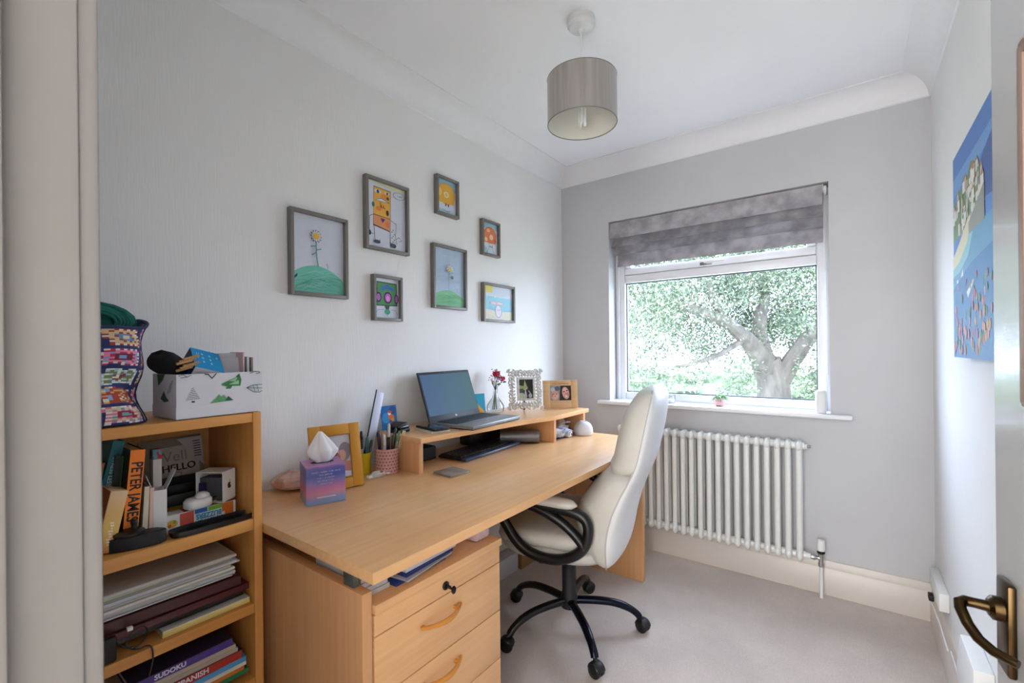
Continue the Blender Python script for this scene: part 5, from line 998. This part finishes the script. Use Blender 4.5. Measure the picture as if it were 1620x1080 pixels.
# vase
va = thing('glass_vase', 'clear glass bulb vase of red and pink flowers on the riser', 'vase', (.068, 1.862, rz))
b = MB(); b.lathe([(.030, 0), (.044, .004), (.047, .018), (.044, .036), (.030, .058), (.016, .076), (.012, .095), (.0125, .116), (.0145, .122), (.0125, .122), (.0105, .112), (.0100, .094), (.014, .076), (.028, .057), (.042, .035), (.045, .018), (.041, .007), (.001, .006)], M_vglass, 28); b.build('vase_body', va)
for k, (dx_, dy_, zf, kind) in enumerate([(.008, .0, .196, 'r'), (.020, .034, .170, 'm'), (-.004, -.022, .186, 'p'), (.004, .020, .206, 'b'), (.014, -.006, .160, 'l'), (-.010, .004, .210, 'p'), (.006, -.036, .165, 'p'), (.0, .044, .196, 'b')]):
    t = thing('cut_flower', {'r': 'deep red rose, largest flower in the glass vase', 'm': 'magenta rosebud at right of the glass vase', 'p': 'tiny pale pink blossom sprig in the glass vase', 'b': 'soft blue-grey leafy sprig in the glass vase', 'l': 'lilac flower at the mouth of the glass vase'}[kind], 'flower', (.068, 1.862, rz + .012), group='flowers in the glass vase')
    b = MB(); b.tube([(dx_ * -.5, dy_ * -.4, 0), (0, 0, .1), (dx_, dy_, zf - .02)], .0014, C('#4a5a44', .7), 6); b.build('stem', t)
    col = {'r': '#b8173a', 'm': '#d42a68', 'p': '#dfb0b4', 'b': '#8fb0ac', 'l': '#b088b4'}[kind]; R_ = {'r': .022, 'm': .017, 'p': .014, 'b': .015, 'l': .019}[kind]; b = MB(); rf = random.Random(k)
    if kind in 'rm':
        b.ball((dx_, dy_, zf - .012), (R_ * .7, R_ * .7, R_ * .8), C(col, .6), u=12, v=8)
        for q in range(9): a = q * 2.4; rr2 = R_ * (.35 + .07 * q); b.ball((dx_ + rr2 * .6 * math.cos(a), dy_ + rr2 * .6 * math.sin(a), zf - .012 + .003 * math.sin(q)), (R_ * .42, R_ * .42, R_ * .62), C(col if q % 2 else '#9c1030', .6), u=8, v=6)
    else:
        for q in range(9): b.ball((dx_ + rf.uniform(-1, 1) * R_, dy_ + rf.uniform(-1, 1) * R_, zf - .014 + rf.uniform(-1, 1) * R_), (R_ * .32, R_ * .32, R_ * .25), C(col if q % 3 else '#e8dcd8', .7), u=7, v=5)
    b.build('bloom', t)
    if k in (0, 1, 4):
        b = MB()
        for q in (-1, 1): b.poly([(dx_, dy_, zf - .03), (dx_ + .006, dy_ + q * .012, zf - .022), (dx_ + .01, dy_ + q * .026, zf - .030), (dx_ + .004, dy_ + q * .012, zf - .034)], C('#3c5a40', .6))
        b.build('leaf', t)
# ornate frame
of = thing('ornate_photo_frame', 'ornate white scrollwork frame with wedding photo on the riser', 'photo frame', M=frm((.112, 1.905, rz + .005), (.69, .72, 0), (-.10, .10, 1)))
ow, oh = .200, .216; M_orn = noisy('distressed_white', '#c9c7c2', '#e2e1dd', (60, 60, 60), 1, .6, .3, (120, 120, 120), dist=.001)
px0, px1, py0, py1 = .068, .142, .060, .160
b = MB()
for a in ((px0 - .012, px0, py0 - .012, py1 + .012), (px1, px1 + .012, py0 - .012, py1 + .012), (px0, px1, py0 - .012, py0), (px0, px1, py1, py1 + .012)): b.box(a[0], a[1], a[2], a[3], -.010, .006, M_orn, .0015)
rf = random.Random(2)
def scroll(cx, cy, s_, a0, turns=1.25, dr=1):
    P = []
    for i in range(15): t = i / 14; a = a0 + dr * t * turns * 2 * PI; r_ = s_ * (1 - .78 * t); P.append((cx + r_ * math.cos(a), cy + r_ * math.sin(a), .003 * t))
    b.tube(P, [.0046 - .002 * i / 14 for i in range(15)], M_orn, 6)
for (x0_, y0_, x1_, y1_, nn) in ((.028, .018, .172, .018, 7), (.028, .200, .172, .200, 7), (.024, .018, .024, .200, 8), (.176, .018, .176, .200, 8)):
    for i in range(nn):
        t = (i + .5) / nn; cx, cy = x0_ + (x1_ - x0_) * t, y0_ + (y1_ - y0_) * t; scroll(cx, cy, .0135, rf.uniform(0, 6), 1.2, 1 if i % 2 else -1)
        dxn, dyn = (.1 - cx) * .28, (.11 - cy) * .28; b.tube([(cx, cy, 0), (cx + dxn * .6 + .004, cy + dyn * .6, .002), (cx + dxn, cy + dyn, 0)], .0042, M_orn, 6)
for cx, cy in ((.016, .014), (ow - .016, .014), (.016, oh - .014), (ow - .016, oh - .014)):
    for q in range(5): a = math.atan2(cy - oh / 2, cx - ow / 2) + (q - 2) * .5; b.tube([(cx, cy, 0), (cx + .016 * math.cos(a), cy + .016 * math.sin(a), .001)], [.005, .002], M_orn, 6)
for a in ((.010, .190, .030, .036), (.010, .190, oh - .036, oh - .030), (.030, .036, .01, oh - .01), (.164, .170, .01, oh - .01)): b.box(a[0], a[1], a[2], a[3], -.006, -.001, M_orn, .001)
b.build('scrollwork', of)
art('photograph', px1 - px0, py1 - py0, '#2e3436', [('p', '#b6c48c', [(0, .46), (.32, .46), (.36, .72), (.42, 1), (.48, .85), (.58, .62), (.62, .48), (.3, .44), (0, .5)]), ('p', '#9fb57a', [(0, .50), (.62, .52), (.60, .62), (0, .70)]), ('p', '#c6ceb0', [(0, 0), (.55, 0), (.50, .1), (.30, .28), (0, .32)]), ('p', '#4a5658', [(0, .28), (.3, .3), (.28, .44), (0, .44)]), ('p', '#c5c8d4', [(.36, .08), (.58, .08), (.50, .50), (.42, .50)]), ('e', '#c9b0a4', .47, .54, .05, .04), ('p', '#2a3048', [(.48, .46), (.72, .46), (.70, .1), (.58, .08)]), ('e', '#c9a898', .58, .58, .05, .04), ('p', '#c2c6c8', [(.68, .44), (.86, .26), (.80, .25), (.66, .38)]), ('e', '#bfc3c9', .80, .14, .13, .12)], of, T(px0, py0, -.003))
b = MB(); b.box(px0 - .01, px1 + .01, py0 - .01, py1 + .01, -.012, -.0102, M_blackm); b.box(.095, .105, .0, .12, -.050, -.048, M_blackm, 0, T(0, 0, 0)); b.build('backing', of)
# wooden frame
wf = thing('wooden_photo_frame', 'pale wooden frame with photo of two smiling people, far end of riser', 'photo frame', M=frm((.226, 2.082, rz + .002), (.69, .72, 0), (-.07, .07, 1)))
ww, wh = .192, .152; M_wf = wood('pale_birch', '#c9a274', '#d6b183', 0, .5, 60)
b = MB(); pxa, pxb, pya, pyb = .038, .156, .042, .122
for a in ((0, pxa, 0, wh), (pxb, ww, 0, wh), (pxa, pxb, 0, pya), (pxa, pxb, pyb, wh)): b.box(a[0], a[1], a[2], a[3], -.014, 0, M_wf, .0008)
b.build('frame', wf)
sk1, sk2, sk3 = '#cf9f8e', '#b9806e', '#dcb3a2'
ph_ = [('p', '#8a8f96', [(0, 0), (.5, 0), (.5, 1), (0, 1)]), ('p', '#2a2326', [(.44, 0), (1, 0), (1, 1), (.50, 1)]),
       ('e', '#98a0aa', .24, .74, .23, .26), ('e', '#5e6672', .34, .80, .13, .16), ('e', '#b9c0c8', .14, .74, .10, .14), ('e', sk1, .24, .34, .19, .34), ('e', sk2, .12, .36, .05, .10), ('e', sk3, .25, .30, .12, .20), ('e', '#4a3430', .17, .44, .035, .025), ('e', '#4a3430', .30, .44, .035, .025), ('e', '#b06a5e', .24, .30, .03, .06), ('p', '#e8dcd6', [(.17, .19), (.24, .15), (.31, .19), (.24, .21)]), ('l', '#a04a48', .0012, [(.16, .20), (.24, .14), (.32, .20)]), ('l', '#6a6a72', .0012, [(.08, .46), (.38, .46)]),
       ('e', '#1e181a', .74, .60, .24, .44, 15), ('e', sk1, .74, .50, .17, .42, 12), ('e', sk3, .70, .70, .10, .14), ('e', sk2, .85, .40, .05, .14), ('e', '#2a1c1c', .66, .60, .05, .035, 20), ('e', '#2a1c1c', .80, .66, .05, .035, 20), ('e', '#b06a5e', .76, .46, .03, .06), ('p', '#f0e8e4', [(.69, .28), (.78, .22), (.86, .32), (.78, .30)]), ('l', '#9c3c40', .0014, [(.68, .29), (.78, .20), (.87, .33)]), ('p', '#2a2326', [(.88, .1), (1, .1), (1, .8), (.94, .6)])]
art('photograph', pxb - pxa, pyb - pya, '#8a8f96', ph_, wf, T(pxa, pya, -.004), step=.00008)
b = MB(); b.box(.068, .124, .1415, .1425, 0, .0005, C('#5a4028', .6)); rl = random.Random(4); x = .052
while x < .142:
    w_ = rl.uniform(.0025, .006); b.box(x, x + w_, .1305, .1318 + rl.choice((0, .003)), 0, .0005, C('#6a4a30', .6)); b.box(x, x + .001, .1290 if rl.random() < .2 else .1305, .1355, 0, .0005, C('#6a4a30', .6)); x += w_ + .0025
b.build('engraving', wf, label='dark engraved line of script'); b = MB(); b.box(.085, .105, .0, .11, -.040, -.038, M_wf); b.box(.03, .16, .035, .13, -.0155, -.0142, M_blackm); b.build('strut', wf)
# ---- under the riser
kd = thing('keyboard', 'black computer keyboard lying under the riser', 'keyboard', (.208, 1.575, dz), math.radians(3))
b = MB(); b.box(-.072, .082, -.200, .205, 0, .012, M_blackm, .005); b.build('keyboard_body', kd)
b = MB()
for i in range(6):
    for j in range(20): b.box(-.064 + i * .0195, -.049 + i * .0195, -.192 + j * .0196, -.177 + j * .0196 + .001, .012, .0175, C('#141418', .3), .0008, seg=1)
q = b.build('key', kd); q['label'] = 'block of black keys'
b = MB(); b.box(.060, .086, -.204, .209, .001, .0135, C('#33435c', .28), .004); b.build('palm_rest', kd, label='dark blue-grey glossy palm rest edge')
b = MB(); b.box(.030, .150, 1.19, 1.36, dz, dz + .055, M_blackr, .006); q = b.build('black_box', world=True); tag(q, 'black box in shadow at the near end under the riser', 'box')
b = MB(); b.box(.035, .105, 1.62, 1.86, dz, dz + .060, M_blackm, .01); q = b.build('black_speaker_bar', world=True); tag(q, 'black bar-shaped device at the back under the riser', 'device')
wl = thing('silver_organiser', 'rounded silver-grey folded organiser lying under the riser', 'organiser', (.245, 1.832, dz), math.radians(35))
b = MB(); pr = [(0, .0), (0, .003), (-.004, .006)]; b.rings([[(x, .042 * math.copysign(abs(math.cos(a)) ** .7, math.cos(a)), .030 + .030 * math.copysign(abs(math.sin(a)) ** .8, math.sin(a))) for a in (2 * PI * k / 24 for k in range(24))] for x in (-.095, -.09, .0, .090, .094)], C('#7c7f84', .4, .4)); b.build('cover', wl, angle=60)
b = MB()
for k in range(5): b.box(.093, .0955, -.034, .030, .012 + .0085 * k, .0165 + .0085 * k, C('#b9cdd6' if k % 2 else '#dfe3e6', .6))
b.build('page_ends', wl, label='pale page ends')
for k, (x, y, z, rz_, rx_, c_) in enumerate([(.315, 2.04, 0, 12, 0, '#d4d6de'), (.31, 2.045, .014, -8, 10, '#b9bfd4'), (.30, 2.04, .030, 16, 16, '#e2e3ea'), (.29, 2.05, .048, -14, 20, '#cfd0d8'), (.26, 2.09, .066, 34, 22, '#b8a898')]):
    def cr(u, v): return (.15 * (u - .5), .15 * (v - .5), .006 * math.sin(8 * u + k * 2) + .009 * math.sin(7 * v + k * 3) + .004 * mnoise.noise(Vector((u * 6, v * 6, k))) + .012)
    b = MB(); b.grid(cr, 14, 14, C(c_, .8), RX(rx_ * .4)); b.grid(lambda u, v: tuple(Vector(cr(u, 1 - v)) - Vector((0, 0, .0028))), 14, 14, C(c_, .8), RX(rx_ * .4))
    q = b.build('crumpled_paper'); q.location = (x, y, dz + .004 + z); q.rotation_euler.z = math.radians(rz_); tag(q, ['lowest crumpled white paper', 'bluish crumpled paper second from the bottom', 'white crumpled paper in the middle', 'pale upper crumpled paper', 'brownish paper topmost'][k] + ' of the heap at far end of the riser', 'paper', 'crumpled papers under the riser')
b = MB(); b.box(.355, .390, 2.062, 2.098, dz + .012, dz + .040, C('#e4e4ea', .6), .001); b.box(.3902, .3906, 2.066, 2.072, dz + .018, dz + .036, M_black); b.box(.3902, .3906, 2.072, 2.080, dz + .031, dz + .036, M_black); b.box(.3902, .3906, 2.084, 2.094, dz + .018, dz + .028, M_black)
q = b.build('printed_carton', world=True); q.location.z = dz + .004; tag(q, 'small white carton with bold black print beside the white dome', 'box')
b = MB(); b.box(.20, .372, 1.965, 2.12, dz, dz + .0035, M_black, .001); q = b.build('black_folder', world=True); tag(q, 'thin black folder under the crumpled papers on the desk', 'folder')
dm = thing('white_dome', 'white rounded dome gadget with ribbed top at the far end of the desk', 'gadget', (.405, 2.190, dz), math.radians(50))
b = MB(); b.rings([superring(0, 0, z, r_ * .95, r_, 30, 2.6) for z, r_ in ((0, .046), (.003, .050), (.022, .051), (.040, .048), (.056, .040), (.066, .028), (.071, .012))], C('#dcdde6', .5)); b.build('shell', dm, angle=60)
b = MB(); b.tube([(.018 * math.cos(a), .018 * math.sin(a), .0705) for a in (2 * PI * k / 20 for k in range(20))], .0012, C('#c6c7d2', .5), 5, closed=True); b.build('seam_ring', dm)
# ================================================================ papers on the drawer unit, pink pack, boxes under the desk
zp = .6216
rnd = random.Random(12)
for k in range(4): sheet('paper_stack', 'bundle of white papers at the near end on top of the drawer unit', 'papers', .46, .664 - .004 * k, .637, .708 - .003 * k, zp + .0105 * k, zp + .0100 + .0105 * k, C('#cfcfd2', .8), group='white papers on the drawer unit')
br = [('blue catalogue at the bottom of the pile on the drawer unit', '#1d3f8a', .676, .708, .885, .006, 3), ('pale printed brochure on the blue catalogue', '#b9bccb', .684, .720, .900, .004, 8), ('dark blue brochure in the middle of the drawer-unit pile', '#20327a', .674, .735, .915, .009, 5), ('white magazine on the dark blue brochure', '#d2d4dd', .672, .742, .930, .012, 3), ('topmost white booklet in the pile on the drawer unit', '#c6c8d4', .668, .752, .925, .008, 3)]
zq = zp
for lab, col, xf, y0, y1, t_, rz_ in br:
    q = sheet('brochure', lab, 'brochure', .44, xf, y0, y1, zq, zq + t_ - .0003, C(col, .5), rz_, 0, .0006, group='brochures on the drawer unit'); zq += t_
b = MB(); b.box(.56, .672, 1.015, 1.080, zp, zp + .060, noisy('pink_quilted', '#d3b4bd', '#e2c8cf', (60, 60, 60), 1, .9, .4, (120, 120, 120), dist=.003), .008); q = b.build('pink_pack', world=True); tag(q, 'pale pink soft pack on the far end of the drawer unit', 'pack')
cbx2 = thing('cardboard_box', 'small brown cardboard box on the carpet under the desk', 'box', (.075, 2.12, 0))
M_card = C('#9a774f', .8); b = MB(); b.box(.024, .118, 2.012, 2.228, .001, .080, M_card, .001); b.build('box', cbx2, world=True); b = MB(); b.box(.068, .074, 2.012, 2.228, .0802, .0806, C('#7c5c3a', .5)); b.build('flap_seam', cbx2, world=True)
b = MB(); b.box(.026, .100, 1.75, 2.005, .001, .098, C('#c6c8cc', .6), .002); q = b.build('white_box', world=True); tag(q, 'white box on the carpet beside the cardboard box under the desk', 'box')
# ================================================================ window sill
zs_ = WZ0 + .0004
pt_ = thing('potted_plant', 'tiny trailing green plant in a pink pot on the window sill', 'plant', (.972, RL + .035, zs_))
b = MB(); b.lathe([(.018, 0), (.026, .006), (.030, .020), (.028, .034), (.023, .042), (.020, .042), (.019, .038)], C('#d5a8a6', .5), 20); b.build('plant_pot', pt_)
b = MB(); b.lathe([(.0195, .037), (.001, .038)], C('#4a3a2c', .9), 16, None, False); b.build('soil', pt_)
b = MB(); rl = random.Random(21); Mg = C('#6fa06a', .6); Mg2 = C('#93b886', .6)
for k in range(34):
    a = rl.uniform(0, 2 * PI); L_ = rl.uniform(.02, .055); hz_ = rl.uniform(.005, .028); P = [(0.008 * math.cos(a), .008 * math.sin(a), .036), (L_ * .55 * math.cos(a), L_ * .55 * math.sin(a), .040 + hz_), (L_ * math.cos(a), L_ * math.sin(a), .036 + hz_ - L_ * .55)]
    b.tube(smooth_open(P, 1), [.0012, .0022, .0026, .0020, .0015, .0008][:len(smooth_open(P, 1))], Mg if k % 2 else Mg2, 5)
b.build('trailing_leaves', pt_)
b = MB(); b.tube([(0, 0, .04), (-.004, .002, .075), (-.012, .004, .10), (-.010, .0, .128)], .0009, C('#7f8a62', .7), 5)
for z, q in ((.07, 1), (.085, -1), (.10, 1), (.115, -1)): b.ball((-.008 + q * .007, 0, z), (.006, .003, .003), Mg2, u=6, v=4)
b.build('flower_spike', pt_)
jr = thing('glass_jar', 'small clear glass candle jar on the sill behind the chair', 'jar', (.700, RL + .045, zs_))
b = MB(); b.lathe([(.026, 0), (.028, .003), (.028, .045), (.0285, .050), (.0265, .050), (.026, .006), (.001, .005)], M_vglass, 24); b.build('jar_body', jr); b = MB(); b.lathe([(.0255, .007), (.0255, .020), (.001, .021)], C('#e2e4e6', .5), 20); b.build('candle_wax', jr)
wt = thing('white_canister', 'white rounded canister at the right end of the window sill', 'canister', (1.4385, RL + .004, zs_))
b = MB(); b.rings([superring(0, 0, z, hx_ * .86, hx_, 26, 3.2) for z, hx_ in ((0, .0235), (.004, .0255), (.04, .0270), (.085, .0265), (.104, .0235), (.110, .018), (.112, .008))], C('#dedfdd', .45)); b.build('body', wt, angle=60)
b = MB(); b.rings([superring(0, -.0225, z, .012, .002, 12, 2.6) for z in (.055, .075)], C('#d2d3d2', .4)); b.build('front_vent', wt)
